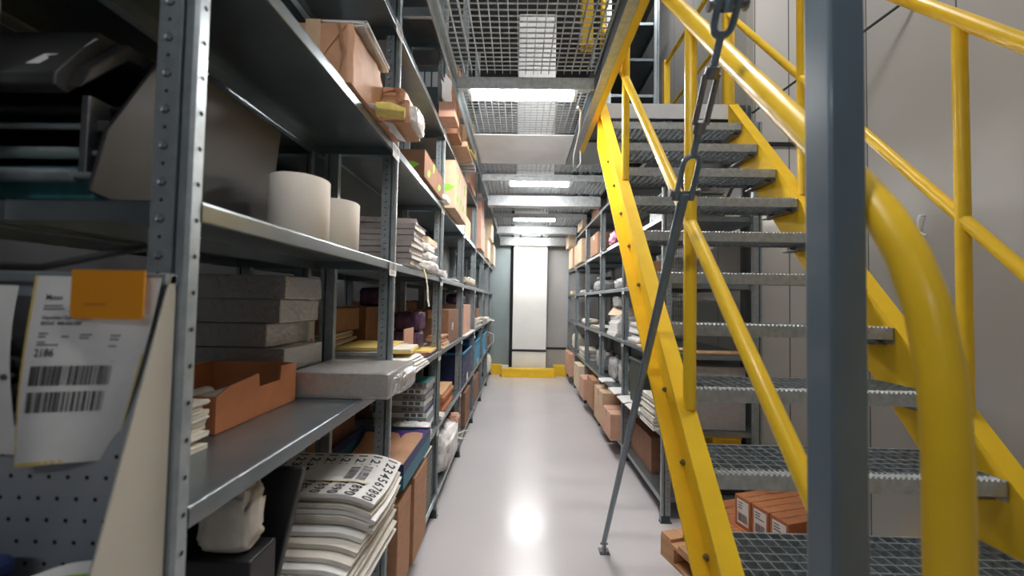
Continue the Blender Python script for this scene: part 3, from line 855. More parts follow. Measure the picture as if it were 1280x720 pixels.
# --- grey books lying in a pile across the second upright
n = 8; hz = .0285
for k in range(n):
    dx = R.uniform(-.003, .014) + (.012 if k in (5, 6) else 0)
    lb = 'mauve grey book on top of the book pile on the shelf with the paper rolls' if k == n - 1 else ('mauve grey book at the bottom of the book pile beside the hanging strap' if k == 0 else 'mauve grey book somewhere inside the pile behind the paper rolls')
    book(lb, -.835 + dx, -.525 + dx, 1.90 + R.uniform(-.01, .01), 2.12 + R.uniform(-.01, .01), A_ + .008 + k * hz, hz - .0015, group='book pile on the roll shelf', rot=R.uniform(-.05, .05) + (.16 if k == 7 else 0))
stack('pad', 'thin pale pad lying under the pile of mauve grey books', 'pad', -.84, -.53, 1.88, 2.16, A_, .008, 2, ['white'], .004)
t = thing('packing_strap', 'pale yellow strap hanging down over the shelf edge under the books', 'strap', (-.525, 2.19, A_))
path = [(-.62, 2.16, A_ + .006), (-.56, 2.18, A_ + .012), (-.528, 2.20, A_ + .01), (-.518, 2.215, A_ - .03), (-.514, 2.24, A_ - .09), (-.517, 2.27, A_ - .16), (-.512, 2.285, A_ - .20)]
mb = MB()
for i in range(len(path) - 1):
    a, b = Vector(path[i]), Vector(path[i + 1]); w0, w1 = .012 + .001 * i, .012 + .001 * (i + 1)
    mb.face([a + Vector((0, -w0, 0)), b + Vector((0, -w1, 0)), b + Vector((0, w1, 0)), a + Vector((0, w0, 0))], 0 if i > 2 else 1, True)
    mb.face([a + Vector((-.002, w0, -.001)), b + Vector((-.002, w1, -.001)), b + Vector((-.002, -w1, -.001)), a + Vector((-.002, -w0, -.001))], 0 if i > 2 else 1, True)
mb.build('band', ['cream', 'yfold'], t, (-.525, 2.19, A_))
# white film wrapped packs behind the books
for k, (a, b, c, d, z, h, lb) in enumerate(((-.80, -.50, 2.30, 2.56, A_, .075, 'white film wrapped pack at the bottom beside the book pile'), (-.79, -.52, 2.33, 2.58, A_ + .07, .06, 'white film wrapped pack in the middle beside the book pile'), (-.78, -.53, 2.30, 2.55, A_ + .125, .055, 'white film wrapped pack on top beside the book pile'), (-.72, -.50, 2.60, 2.76, A_, .045, 'low white film wrapped pack against the third upright'))):
    lump('film_pack', lb, 'pack', a, b, c, d, z, h, 'plastic_white', seed=k + 3, amp=.10, sq=.35, group='white packs beside the books')
carton('flat pale carton lying on the white packs beside the book pile', -.80, -.56, 2.42, 2.70, A_ + .186, .04, 'card_cream')

# --- third shelf, nearest bay
n = 5
for k in range(n):
    off = (.0, .02, -.045, .0, .012)[k]
    hb = .0855
    lb = ('grey film wrapped bundle at the very bottom behind the orange tray', 'grey film wrapped bundle just above the orange tray', 'grey film wrapped bundle set back in the middle of the stack behind the tray', 'fourth grey film wrapped bundle from below behind the tray', 'grey film wrapped bundle on top of the stack behind the orange tray')[k]
    t = thing('wrapped_bundle', lb, 'bundle', (-1.01 + off, 1.515, B_ + k * hb), R.uniform(-.02, .02), 'wrapped bundles on the third shelf')
    MB().box(-.18, .18, -.13, .13, 0, hb - .003).build('board_pack', 'greypaper', t, bevel=.003)
    MB().box(-.1815, .1815, -.1315, .1315, .0005, hb - .0015).build('plastic_wrap', 'film', t, bevel=.005)
# die cut tray of orange brown card
t = thing('cardboard_tray', 'open orange brown cardboard tray with notched side on the third shelf', 'tray', (-.90, 1.18, B_))
x0, x1, y0, y1 = -.145, .145, -.18, .18
fr = [(y0, 0), (y1, 0), (y1, .128), (y1 - .085, .128), (y1 - .09, .085), (y0 + .17, .085), (y0 + .165, .125), (y0 + .05, .112), (y0, .095)]
MB().prism(fr, 0, x1 - .006, x1).build('side', 'card_orange', t, bevel=.001)
MB().prism(fr, 0, x0, x0 + .006).build('side', 'card_orange', t, bevel=.001)
MB().box(x0 + .006, x1 - .006, y0, y0 + .006, 0, .095).build('end', 'card_orange', t, bevel=.001)
MB().box(x0 + .006, x1 - .006, y1 - .006, y1, 0, .128).build('end', 'card_orange', t, bevel=.001)
MB().box(x0 + .006, x1 - .006, y0 + .006, y1 - .006, 0, .005).build('base', 'card_orange', t)
for k in range(3):
    t = thing('ribbed_sleeve', 'white ribbed sleeve lying in the open orange cardboard tray', 'sleeve', (-.985 + .066 * k, 1.02, B_ + .056), 0, 'ribbed sleeves in the tray')
    prof = []
    for j in range(14): prof += [(.020, .012 * j), (.026, .012 * j + .005)]
    MB().lathe(prof, n=14, T=Matrix.Rotation(-math.pi / 2, 4, 'X')).build('ribs', 'white', t)
for k in range(9):
    a = R.uniform(-.03, .03)
    stack('booklet', 'cream paper edged booklet in the loose pile beside the first upright' if k < 8 else 'top booklet with curled corner in the loose pile beside the first upright', 'booklet', -.92 + a, -.725 + a * .6, .70 + R.uniform(-.012, .012), .93 + R.uniform(-.012, .012), B_ + .012 * k, .0115, 3, ['cream', 'white'], .002, group='loose booklets by the first upright', rot=R.uniform(-.08, .08))
# clear wrapped block on the shelf edge
t = thing('wrapped_block', 'grey block wrapped in clear film on the third shelf edge by the second upright', 'block', (-.615, 1.54, B_), -.02)
MB().box(-.172, .172, -.152, .150, 0, .088).build('board_block', 'greypaper', t, bevel=.003)
mb = MB()
def fn(u, v):
    a = u * 2 * math.pi
    return (0, 0, 0)
mb.box(-.175, .178, -.155, .160, .001, .092)
mb.build('plastic_wrap', 'film', t, bevel=.010)
lump('film_tail', '', '', -.02, .06, -.12, .15, 0, .085, 'film', seed=4, amp=.4, sq=.5, build_only=t, off=(.165, .01, .002))
stack('board_sheets', 'level stack of grey board sheets behind the clear wrapped block', 'board stack', -.98, -.61, 1.82, 2.26, B_, .105, 6, ['greypaper', 'plastic_grey'], .004)
stack('folder', 'yellow folder lying on the stack of grey board sheets', 'folder', -.86, -.62, 1.86, 2.2, B_ + .105, .016, 3, ['yfold', 'cream'], .004, rot=.05)
stack('envelope_stack', 'stack of buff envelopes behind the grey board sheets', 'envelopes', -1.12, -.89, 1.86, 2.2, B_ + .122, .05, 7, ['cream', 'tan', 'greypaper'], .012, rot=.12)
for k in range(6):
    sheet_over('paper_pad', 'white paper pad sticking out over the third shelf beside the second upright' if k < 5 else 'topmost white paper pad leaning over the third shelf beside the second upright', 'paper pad', -.60, -.475 + R.uniform(-.03, .012), 1.79 + R.uniform(-.008, .05), 2.22 - .03 * k, B_ + .002 + k * .0135, XL + .002, 'white', drop=.03, group='white pads by the second upright', thick=.009, wob=.003)
solo('folder', MB().box(-.06, .06, -.12, .12, 0, .014).box(-.058, .055, -.118, .118, .014, .02, 1), ['yfold', 'cream'], 'yellow folder lying on top of the white pads by the second upright', 'folder', (-.575, 2.0, B_ + .092), .1)
sheet_over('leaflet', 'dark printed leaflet lying flat on the third shelf in the second bay', 'leaflet', -.70, -.56, 2.3, 2.5, B_ + .001, XL, 'purple', drop=.0)
stack('folder', 'yellow edged folder pile lying flat in the second bay of the third shelf', 'folder', -.83, -.56, 2.52, 2.765, B_, .024, 4, ['yfold', 'cream', 'pink_card'], .010)
solo('card_panel', MB().box(-.004, .004, -.10, .10, 0, .17), 'pink_card', 'pinkish cardboard panel leaning upright behind the white pads', 'card panel', (-.665, 2.42, B_ + .004), 0)
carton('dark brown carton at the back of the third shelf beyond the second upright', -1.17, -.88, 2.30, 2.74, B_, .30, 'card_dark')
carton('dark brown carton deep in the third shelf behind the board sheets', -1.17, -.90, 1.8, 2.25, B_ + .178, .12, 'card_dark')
for k, (x, y, z, lb) in enumerate(((-.74, 2.68, B_ + .026, 'dark purple film bag low down in the second bay of the third shelf'), (-.73, 2.68, B_ + .147, 'dark purple film bag lying on another bag in the second bay'), (-.95, 2.66, B_ + .302, 'dark purple film bag up at the back of the second bay'))):
    lump('film_bag', lb, 'bag', x - .10, x + .10, y - .08, y + .08, z, .125, 'purple', seed=11 + k, amp=.12, sq=.28, group='purple bags on the third shelf')
# --- third shelf further on
carton('brown carton filling the third bay of the third shelf', -.85, -.56, 3.2, 3.72, B_, .27, 'card_dark', lab=(1, -.1, .1, .08, .06))
stack('folder', 'flat yellow folder at the front of the third bay on the third shelf', 'folder', -.72, -.53, 2.86, 3.12, B_ + .0, .014, 3, ['cream', 'yfold'], .01)
stack('wood_offcuts', 'small stack of pinkish wood strips by the third upright', 'wood strips', -.66, -.55, 2.9, 3.14, B_ + .016, .07, 4, ['pink_card', 'card'], .012)
carton('light brown carton in the fourth bay of the third shelf', -.80, -.55, 4.0, 4.55, B_ + .005, .30, 'pink_card')
lump('film_bag', 'dark bundle lying on the light brown carton in the fourth bay', 'bag', -.78, -.58, 4.1, 4.5, B_ + .306, .12, 'purple', seed=21)
sheet_over('paper_pad', 'white paper lying over the shelf edge in the fourth bay of the third shelf', 'paper', -.75, -.51, 3.9, 4.8, B_ + .001, XL, 'white', drop=.02, wob=.001)
stack('paper_stack', 'white paper stack in the fifth bay of the third shelf', 'paper stack', -.80, -.53, 5.1, 5.8, B_, .12, 8, ['white', 'cream'], .012)
carton('small dark carton on the white stack in the fifth bay', -.78, -.56, 5.3, 5.7, B_ + .121, .12, 'card_dark')
stack('paper_stack', 'white paper stack in the sixth bay of the third shelf', 'paper stack', -.80, -.50, 6.2, 6.9, B_, .08, 6, ['white', 'cream'], .015)
sheet_over('paper_pad', 'loose white sheets sticking out at the far end of the third shelf', 'paper', -.80, -.43, 7.2, 7.5, B_, XL, 'white', drop=.02)

# --- parcels on the second shelf from the top
def parcel(label, x0, x1, y0, y1, z, h, m='kraft', group=None, rot=0.0, film_side=True):
    cx, cy = (x0 + x1) / 2, (y0 + y1) / 2; w, d = (x1 - x0) / 2, (y1 - y0) / 2
    t = thing('parcel', label, 'parcel', (cx, cy, z), rot, group)
    mb = MB()
    # slightly slumped paper wrapping with pinched corners
    def box_fn(u, v):
        a = u * 4; k = int(min(a, 3.999)); f = a - k
        c = [(-w, -d), (w, -d), (w, d), (-w, d), (-w, -d)]
        x = c[k][0] + (c[k + 1][0] - c[k][0]) * f; y = c[k][1] + (c[k + 1][1] - c[k][1]) * f
        nn = noise.noise(Vector((x * 16, y * 16, v * 3 + z * 5))) * .007 + noise.noise(Vector((x * 40, y * 40, v * 7))) * .003
        s_ = 1 - .10 * max(0, v - .8)
        return (x * s_ + nn * (1 if abs(x) > w * .9 else 0), y * s_ + nn * (1 if abs(y) > d * .9 else 0), v * h + nn * .5 * (1 if v > .05 else 0))
    mb.grid(box_fn, 48, 10)
    mb.face([(-w * .98, -d * .98, h), (w * .98, -d * .98, h), (w * .98, d * .98, h), (-w * .98, d * .98, h)]); mb.face([(-w, d, .0), (w, d, .0), (w, -d, .0), (-w, -d, .0)])
    b = mb.build('wrapping', m, t)
    # folded end triangles and a dark fold slit
    e = -d - .004
    MB().prism([(-w * .9, h * .96), (w * .9, h * .96), (w * .25, h * .42), (-w * .25, h * .42)][::-1], 1, e - .005, e).build('end_fold', m, t, bevel=.002)
    MB().prism([(w * .62, h * .95), (w * .72, h * .95), (w * .88, h * .5), (w * .72, h * .08), (w * .80, h * .5)][::-1], 1, e - .0062, e - .005).build('fold_gap', 'card_edge', t)
    MB().box(-w * .2, w * .2, -d - .011, d + .006, h + .001, h + .0025).box(-w * .2, w * .2, -d - .0115, -d - .0102, h * .3, h + .0025).build('tape', 'tape', t)
    if film_side:
        lump('plastic_wrap', '', '', -.022, .022, -d * .95, d * 1.02, 0, h * .97, 'plastic_white', seed=3 + cy, amp=.35, sq=.5, build_only=t, off=(w + .006, .0, h * .03))
    return t
parcel('brown paper parcel lying furthest forward high on the left rack', -.76, -.528, 1.195, 1.463, D_, .188, film_side=False)
stack('leaflet_bundle', 'fanned grey leaflets lying on the forward brown paper parcel', 'leaflets', -.66, -.505, 1.22, 1.47, D_ + .191, .026, 7, ['plastic_grey', 'white'], .010, rot=.06)
parcel('brown paper parcel with torn white film beside the second upright', -.70, -.425, 1.47, 1.65, D_, .088)
parcel('shallow brown paper parcel on top of the one with torn film', -.68, -.445, 1.475, 1.64, D_ + .092, .042, film_side=False)
solo('foam_block', MB().prism([(-.05, 0), (.05, 0), (.055, .016), (.0, .03), (-.05, .022)], 1, -.035, .035), 'foam', 'yellow foam piece lying on the shelf edge between the two parcels', 'foam piece', (-.475, 1.405, D_ + .001), .3, bevel=.004)
sheet_over('paper_note', 'small bright white paper on the shelf edge between the parcels', 'paper', -.58, -.50, 1.335, 1.365, D_ + .001, XL, 'white', drop=.03)
sheet_over('paper_note', 'creased white slip under the torn parcel at the shelf edge', 'paper', -.56, -.465, 1.45, 1.62, D_ - .001 + .0015, XL, 'plastic_white', drop=.05)
# leaf printed cartons
LG = 'leaf printed cartons on the second shelf'
carton('low brown carton with green leaf print just before the third upright', -.84, -.52, 2.12, 2.62, D_, .15, 'card_dark', leaf=True, name='leaf_carton', group=LG)
carton('pale carton with leaf print just past the third upright', -.82, -.47, 2.84, 3.16, D_, .35, 'card_pale', leaf=True, name='leaf_carton', group=LG)
carton('pale carton with leaf print, second past the third upright', -.82, -.475, 3.18, 3.48, D_, .36, 'card_pale', leaf=True, name='leaf_carton', group=LG)
carton('pale carton with leaf print next to the fourth upright', -.82, -.556, 3.5, 3.82, D_, .33, 'pink_card', leaf=True, name='leaf_carton', group=LG)
solo('white_board', MB().box(-.006, .006, -.17, .17, 0, .30), 'enamel', 'white board standing against the pale leaf printed cartons', 'board', (-.546, 3.66, D_ + .001), .0, bevel=.002)
lump('film_pack', 'crumpled white film pack in front of the low leaf carton', 'pack', -.55, -.49, 2.66, 2.80, D_, .06, 'plastic_white', seed=9)
carton('brown carton at the bottom of the tall pile in the fifth bay', -.82, -.49, 5.0, 5.55, D_, .34, 'pink_card', tape='x')
carton('brown carton on top of the tall pile in the fifth bay', -.80, -.50, 5.02, 5.5, D_ + .341, .36, 'pink_card', tape='x')
carton('cream carton at the bottom of the pile past the fifth bay', -.82, -.49, 6.1, 6.65, D_, .30, 'card_cream')
carton('cream carton on top of the pile past the fifth bay', -.80, -.44, 6.12, 6.6, D_ + .301, .32, 'card_cream')
carton('cream carton at the far end of the second shelf by the end wall', -.80, -.47, 7.2, 7.7, D_, .36, 'card_cream')
sheet_over('paper_note', 'pale paper hanging from the shelf edge near the far cartons', 'paper', -.6, -.45, 6.75, 6.95, D_ + .001, XL, 'cream', drop=.06)
carton('pale carton in the fourth bay of the second shelf', -.82, -.56, 4.0, 4.5, D_, .22, 'card_pale')

# --- top shelf under the walkway
t = carton('big open brown carton of files high on the top left shelf', -.80, -.46, 2.812, 3.03, F_, .50, 'card', open_top=True)
t['label'] = 'big brown carton standing behind the dark files high on the top left shelf'
for k in range(4):
    z0 = F_
    solo('file_binder', MB().box(-.022, .022, -.09, .09, 0, .34).box(-.018, .018, -.091, -.089, .2, .3, 1), ['slate_dark', 'greypanel'], ('dark file binder nearest the aisle in front of the big brown carton', 'second dark file binder in front of the big brown carton', 'third dark file binder in front of the big brown carton', 'dark file binder furthest from the aisle in front of the big carton')[k], 'binder', (-.575 - .046 * k, 2.65, F_), 0, 'binders high on the left rack', bevel=.002)
for k in range(4):
    solo('document', MB().grid(lambda u, v: ((u - .5) * .05 + .02 * math.sin(v * 2 + k), (v - .5) * .0 + .012 * k + .02 * u, v * .16 - .03 * u), 6, 6, thick=.001), 'white', 'loose white papers sticking out beside the dark file binders', 'paper', (-.505, 2.57 + .03 * k, F_ + .135), .4, 'loose papers by the binders')
carton('small pinkish carton on the top shelf edge below the binders', -.545, -.435, 2.55, 2.72, F_ , .10, 'pink_card', tape='x')
carton('pale carton leaning out of the top shelf past the third upright', -.78, -.42, 3.05, 3.42, F_, .30, 'card_pale', lab=(1, .0, .15, .09, .07))
solo('card_panel', MB().prism([(-.12, 0), (.12, 0), (.02, .26), (-.05, .26)], 0, -.003, .003), 'yfold', 'bright yellow card standing against the pale carton on the top shelf', 'card panel', (-.405, 3.30, F_ + .02), -.12)
for k in range(5):
    solo('magazine_file', MB().box(-.15, .15, -.012, .012, 0, .2), 'plastic_grey' if k % 2 else 'white', 'silvery document sleeve in the row past the pale carton on the top shelf', 'document sleeve', (-.57, 3.47 + .045 * k, F_), R.uniform(-.05, .05), 'document sleeves on the top shelf')
carton('brown carton in the fourth bay of the top shelf', -.80, -.52, 4.0, 4.55, F_, .30, 'pink_card')

# --- second shelf: small things
solo('jar', MB().lathe([(0, 0), (.022, 0), (.022, .045), (.012, .06), (.012, .075), (0, .075)], n=16), 'enamel', 'small white bottle standing in the third bay beside the white packs', 'bottle', (-.60, 3.2, A_))
lump('cloth_bundle', 'pale yellow bundle lying in the fourth bay level with the book pile', 'bundle', -.70, -.48, 3.95, 4.6, A_, .09, 'cream', seed=31)
stack('paper_stack', 'low grey stack in the third bay level with the book pile', 'paper stack', -.80, -.55, 3.35, 3.7, A_, .03, 3, ['greypaper', 'white'], .012)

# --- fourth shelf: printed sheets, blue tray, magazines
PG = 'printed newsprint sheets on the fourth shelf'
pile = (-.925, -.43, 1.235, 1.515)
NS = 16
def pile_fn(k, jx, jy, a, lift=0.0):
    hgt = .0155
    x0, x1, y0, y1 = pile if k >= 10 else (-.925, -.455, .945 + .027 * k, 1.52)
    ca, sa = math.cos(a), math.sin(a); cx, cy = (x0 + x1) / 2 + jx, (y0 + y1) / 2 + jy
    def fn(u, v):
        x = (u - .5) * (x1 - x0); y = (v - .5) * (y1 - y0)
        X = cx + ca * x - sa * y; Y = cy + sa * x + ca * y
        z = C_ + .004 + (k + 1) * hgt + lift
        e = max(0, X - (XL + .005)); z -= e * e * 1.6 + e * .12          # sag past the shelf edge
        z += .010 * math.sin(v * 5 + 2.2) * (k / NS) + .016 * (v - .3) * (k / NS)
        return (X, Y, z)
    return fn
for k in range(NS):
    jx, jy, a = R.uniform(-.012, .012), R.uniform(-.010, .010), R.uniform(-.03, .03)
    if k == NS - 1: jx = jy = a = 0
    fn = pile_fn(k, jx, jy, a)
    lb = 'top newsprint sheet printed with big black numerals in the pile on the fourth shelf' if k == NS - 1 else 'folded newsprint sheet inside the sagging pile on the fourth shelf'
    loc = ((pile[0] + pile[1]) / 2, (pile[2] + pile[3]) / 2, C_ + .004 + k * .0155)
    t = thing('printed_sheet', lb, 'printed sheet', loc, 0, PG)
    MB().grid(fn, 16, 8, thick=.0125).build('folded_paper', 'news' if k % 3 else 'white', t, loc)
    if k == NS - 1:
        W_, H_ = pile[1] - pile[0], pile[3] - pile[2]
        pf = lambda a, b: Vector(fn(min(max(a / W_, 0), 1), min(max(b / H_, 0), 1))) + Vector((0, 0, .0012))
        mb = MB()
        for r_, dg in enumerate('1234567890'):
            for c_ in range(9):
                put_text(mb, dg, .046, pf, 0, rot=-math.pi / 2, at=(.012 + c_ * .055, H_ - .004 - r_ * .0278), bold=True)
        mb.build('numerals', 'ink', t, loc)
        pl = lambda a, b: Vector(fn(a / W_, b / H_)) + Vector((0, 0, .004))
        pl2 = lambda a, b: Vector(fn(a / W_, b / H_)) + Vector((0, 0, .0052))
        mb = MB()
        for i in range(6):
            for j in range(3):
                x_a, x_b = .20 + .235 * i / 6, .20 + .235 * (i + 1) / 6; y_a, y_b = .095 + .115 * j / 3, .095 + .115 * (j + 1) / 3
                mb.face([pl(x_a, y_a), pl(x_b, y_a), pl(x_b, y_b), pl(x_a, y_b)], 0)
                if j == 0: mb.face([pl2(x_a, y_a), pl2(x_b, y_a), pl2(x_b, y_a + .004), pl2(x_a, y_a + .004)], 2)
        for row in range(2):
            yy = .115
            while yy < .195:
                w_ = R.choice((.0015, .003, .005)); put_rect(mb, .345 + row * .042, yy, .345 + row * .042 + .032, yy + w_, pl2, 1); yy += w_ + R.choice((.0015, .003))
        mb.build('address_label', ['white', 'ink_soft', 'yfold'], t, loc)
# black panel case with a newsprint bundle, on the low front of the pile
t = thing('black_case', 'black case with raised back panel standing before the newsprint pile', 'case', (-.76, 1.07, C_))
MB().box(-.15, .205, -.22, -.128, 0, .295).build('body', 'black', t, bevel=.004)
TL = Matrix.Translation((0, -.125, .004)) @ Matrix.Rotation(-.12, 4, 'X')
MB().prism([(-.16, 0), (.165, 0), (.232, .43), (-.16, .43)], 1, .0, .022, 0, TL).build('back_panel', 'black', t, bevel=.004)
MB().box(-.04, .04, .0, .02, .431, .441, 0, TL).build('handle', 'printer', t, bevel=.003)
lump('newsprint_bundle', 'newsprint wrapped bundle leaning against the flat black case', 'bundle', -.695, -.565, .86, .935, C_ + .2962, .15, 'news', seed=41, amp=.22, sq=.4)
# blue tray with brown paper
t = thing('blue_tray', 'blue lidless carton tray with brown packing on the fourth shelf past the second upright', 'tray', (-.70, 2.07, C_), 0)
w, d, h = .20, .27, .115
mb = MB().box(-w, w, -d, d, 0, .004)
for a in (-1, 1): mb.box(a * w, a * (w - .005), -d, d, 0, h); mb.box(-w, w, a * d, a * (d - .005), 0, h)
mb.build('body', 'blue', t, bevel=.002)
for a in (-1, 1): MB().box(a * (w + .0005), a * (w - .0055), -d, d, h * .62, h + .001).build('rim', 'navy', t)
MB().box(-w, w, -d - .001, -d + .006, h * .62, h + .001).build('rim', 'navy', t)
MB().grid(lambda u, v: ((u - .5) * .37, (v - .5) * .51, .03 + .07 * abs(2 * v - 1) ** 4 + .012 * noise.noise(Vector((u * 5, v * 5, 1)))), 16, 16).build('lining', 'violet', t)
MB().grid(lambda u, v: ((u - .5) * .33, (v - .48) * .46, .045 + .045 * abs(2 * v - 1) ** 3 + .014 * noise.noise(Vector((u * 4, v * 6, 3)))), 16, 16, thick=.004).build('packing_paper', 'kraft', t)
lump('film_bag', 'crumpled clear white bag lying at the back of the blue tray', 'bag', -.78, -.50, 2.35, 2.50, C_, .12, 'plastic_white', seed=51, amp=.3)
for k in range(9):
    t = thing('magazine', 'magazine in the teal and white pile behind the blue tray' if k < 8 else 'topmost magazine of the teal pile behind the blue tray', 'magazine', (-.74 + R.uniform(-.015, .015), 2.63, C_ + .037 * k), R.uniform(-.04, .04), 'magazine pile behind the blue tray')
    MB().box(-.17, .17, -.11, .11, 0, .034).build('pages', 'white' if k % 2 else 'greypaper', t, bevel=.001)
    MB().box(-.1705, .1705, -.1105, .1105, .0335, .036).build('cover', 'teal' if k % 3 else 'navy', t)
    p = plane_fn((-.17, -.11, 0), (1, 0, 0), (0, 0, 1), .001); mb = MB()
    put_rect(mb, .02, .006, .10, .026, p, 0)
    for j in range(3): put_rect(mb, .20 + j * .042, .008, .23 + j * .042, .028, p, 1)
    mb.build('spine_print', ['teal', 'ink_soft'], t)
# third bay fourth shelf: wood, then blue crates
for k in range(5):
    solo('wood_board', MB().box(-.14, .14, -.24, .24, 0, .028), 'tan' if k == 4 else 'card_orange', 'orange brown board in the flat pile in the third bay of the fourth shelf' if k < 4 else 'pale topmost board of the flat pile in the third bay of the fourth shelf', 'board', (-.70 + R.uniform(-.01, .01), 3.25, C_ + .030 * k), 0, 'boards on the fourth shelf', bevel=.002)
for k, (y, lb) in enumerate(((4.25, 'dark blue crate nearest the camera on the fourth shelf'), (5.32, 'bright blue crate in the middle of the fourth shelf'), (6.38, 'bright blue crate furthest down the fourth shelf'))):
    t = thing('blue_crate', lb, 'crate', (-.68, y, C_), 0, 'blue crates on the fourth shelf')
    w, d, h = .14, .34, .34
    mb = MB().box(-w, w, -d, d, 0, .006)
    for a in (-1, 1): mb.box(a * w, a * (w - .006), -d, d, 0, h); mb.box(-w, w, a * d, a * (d - .006), 0, h)
    for zz in (.1, .2, .3):
        mb.box(w, w + .006, -d, d, zz, zz + .012)
    mb.build('body', 'bluebright' if k else 'navy', t, bevel=.002)
    MB().box(w, w + .012, -d - .005, d + .005, h - .02, h).box(-w, w, -d - .012, -d, h - .02, h).build('rim', 'bluebright', t, bevel=.002)
    MB().box(w + .007, w + .009, -.06, .06, .02, .09).build('label', 'white', t)
lump('cloth_bundle', 'white bundle resting on the middle blue crate', 'bundle', -.80, -.56, 5.15, 5.45, C_ + .341, .06, 'plastic_white', seed=61)
solo('white_bracket', MB().tube([(-.56, 7.25, C_ + .30), (-.45, 7.3, C_ + .25), (-.45, 7.3, C_ + .12), (-.56, 7.25, C_ + .009)], .008, 6), 'enamel', 'bent white bracket sticking out at the far end of the fourth shelf', 'bracket', (-.5, 7.3, C_), local=False)
stack('paper_stack', 'white sheets by the third upright on the fourth shelf', 'paper', -.64, -.54, 2.86, 2.98, C_, .03, 4, ['white', 'cream'], .01)
# bottom shelf
carton('tall brown carton on the bottom left shelf right behind the second upright', -.84, -.515, 1.79, 2.0, E_, .41, 'card', lab=None)
carton('taller brown carton on the bottom left shelf under the blue tray', -.84, -.505, 2.03, 2.30, E_, .425, 'card')
for k in range(12):
    solo('file_folder', MB().box(-.12, .12, -.10, .10, 0, .028).box(-.119, .1195, -.0995, .0995, .028, .0315, 1), ['olive', 'cream'], 'dark folder in the ribbed pile beside the brown carton on the bottom shelf', 'folder', (-.665, 2.52, E_ + .0315 * k), 0, 'dark folders on the bottom left shelf')
lump('film_bag', 'crumpled white bag at the foot of the second upright on the bottom shelf', 'bag', -.74, -.50, 1.50, 1.70, E_, .11, 'plastic_white', seed=71, amp=.3)
t = thing('paper_sack', 'white paper sack sagging out of the bottom shelf past the third upright', 'sack', (-.62, 3.3, E_))
lump('sack', '', '', -.15, .12, -.36, .34, 0, .33, 'plastic_white', seed=81, amp=.22, sq=.6, build_only=t)
lump('tied_neck', '', '', -.05, .07, -.05, .08, 0, .10, 'pink_card', seed=82, amp=.4, build_only=t, off=(.06, .25, .24))
MB().tube([(.10, .22, .16), (.16, .28, .17), (.19, .34, .15)], .006, 6).tube([(.10, .2, .14), (.17, .18, .13), (.20, .2, .12)], .006, 6).build('string', 'cream', t)
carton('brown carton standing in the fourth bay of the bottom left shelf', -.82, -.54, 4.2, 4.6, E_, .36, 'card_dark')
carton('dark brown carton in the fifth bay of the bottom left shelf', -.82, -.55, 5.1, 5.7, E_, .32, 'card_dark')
lump('film_bag', 'pale bag with pink top at the far end of the bottom left shelf', 'bag', -.74, -.48, 7.12, 7.6, E_, .36, 'cream', seed=91)
carton('brown carton at the far end of the fourth shelf behind the bent bracket', -.80, -.55, 7.45, 7.9, C_, .2, 'card_dark')

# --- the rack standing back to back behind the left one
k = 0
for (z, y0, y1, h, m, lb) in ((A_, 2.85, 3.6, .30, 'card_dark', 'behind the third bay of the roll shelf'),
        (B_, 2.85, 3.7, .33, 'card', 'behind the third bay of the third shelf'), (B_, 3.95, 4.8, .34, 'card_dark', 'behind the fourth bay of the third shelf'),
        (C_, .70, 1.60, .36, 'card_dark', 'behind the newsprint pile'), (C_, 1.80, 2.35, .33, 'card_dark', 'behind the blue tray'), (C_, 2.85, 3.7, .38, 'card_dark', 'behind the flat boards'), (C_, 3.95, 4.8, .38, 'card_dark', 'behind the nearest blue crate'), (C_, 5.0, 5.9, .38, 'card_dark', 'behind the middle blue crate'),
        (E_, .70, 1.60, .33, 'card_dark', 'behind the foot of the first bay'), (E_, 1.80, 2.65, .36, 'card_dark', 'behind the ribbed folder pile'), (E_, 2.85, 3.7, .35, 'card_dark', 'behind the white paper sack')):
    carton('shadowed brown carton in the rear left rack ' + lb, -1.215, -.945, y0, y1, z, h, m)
# ------------------------------------------------------------------ document holder hooked on the near end of the left rack
HO = (-.75, .60, .95)
hd = thing('document_holder', 'beige and grey perforated holder hooked on the near end of the left rack', 'document holder', HO)
ck = [(.631, 1.521), (.622, 1.521), (.519, 1.11), (.505, .95), (.631, .95)]
MB().prism(ck[::-1], 0, -.553, -.549).build('side_cheek', 'beige', hd, HO, bevel=.001)
mb = MB().box(-1.15, -.555, .626, .631, .95, 1.506, 0)
for j in range(8):
    for i in range(20):
        x = -1.13 + .0305 * i + (.015 if j % 2 else 0); z = 1.00 + .0335 * j
        if x < -.57: mb.face([(x + .0036 * math.cos(a), .6257, z + .0036 * math.sin(a)) for a in [-i2 * math.pi / 4 for i2 in range(8)]][::-1], 1)
mb.build('back_panel', ['greypanel', 'hole'], hd, HO)
MB().box(-1.15, -.549, .612, .634, 1.506, 1.523).build('top_bar', 'steel', hd, HO, bevel=.002)
MB().box(-1.15, -.553, .505, .631, .95, .954).box(-1.15, -.553, .505, .509, .95, 1.10).build('trough', 'greypanel', hd, HO)
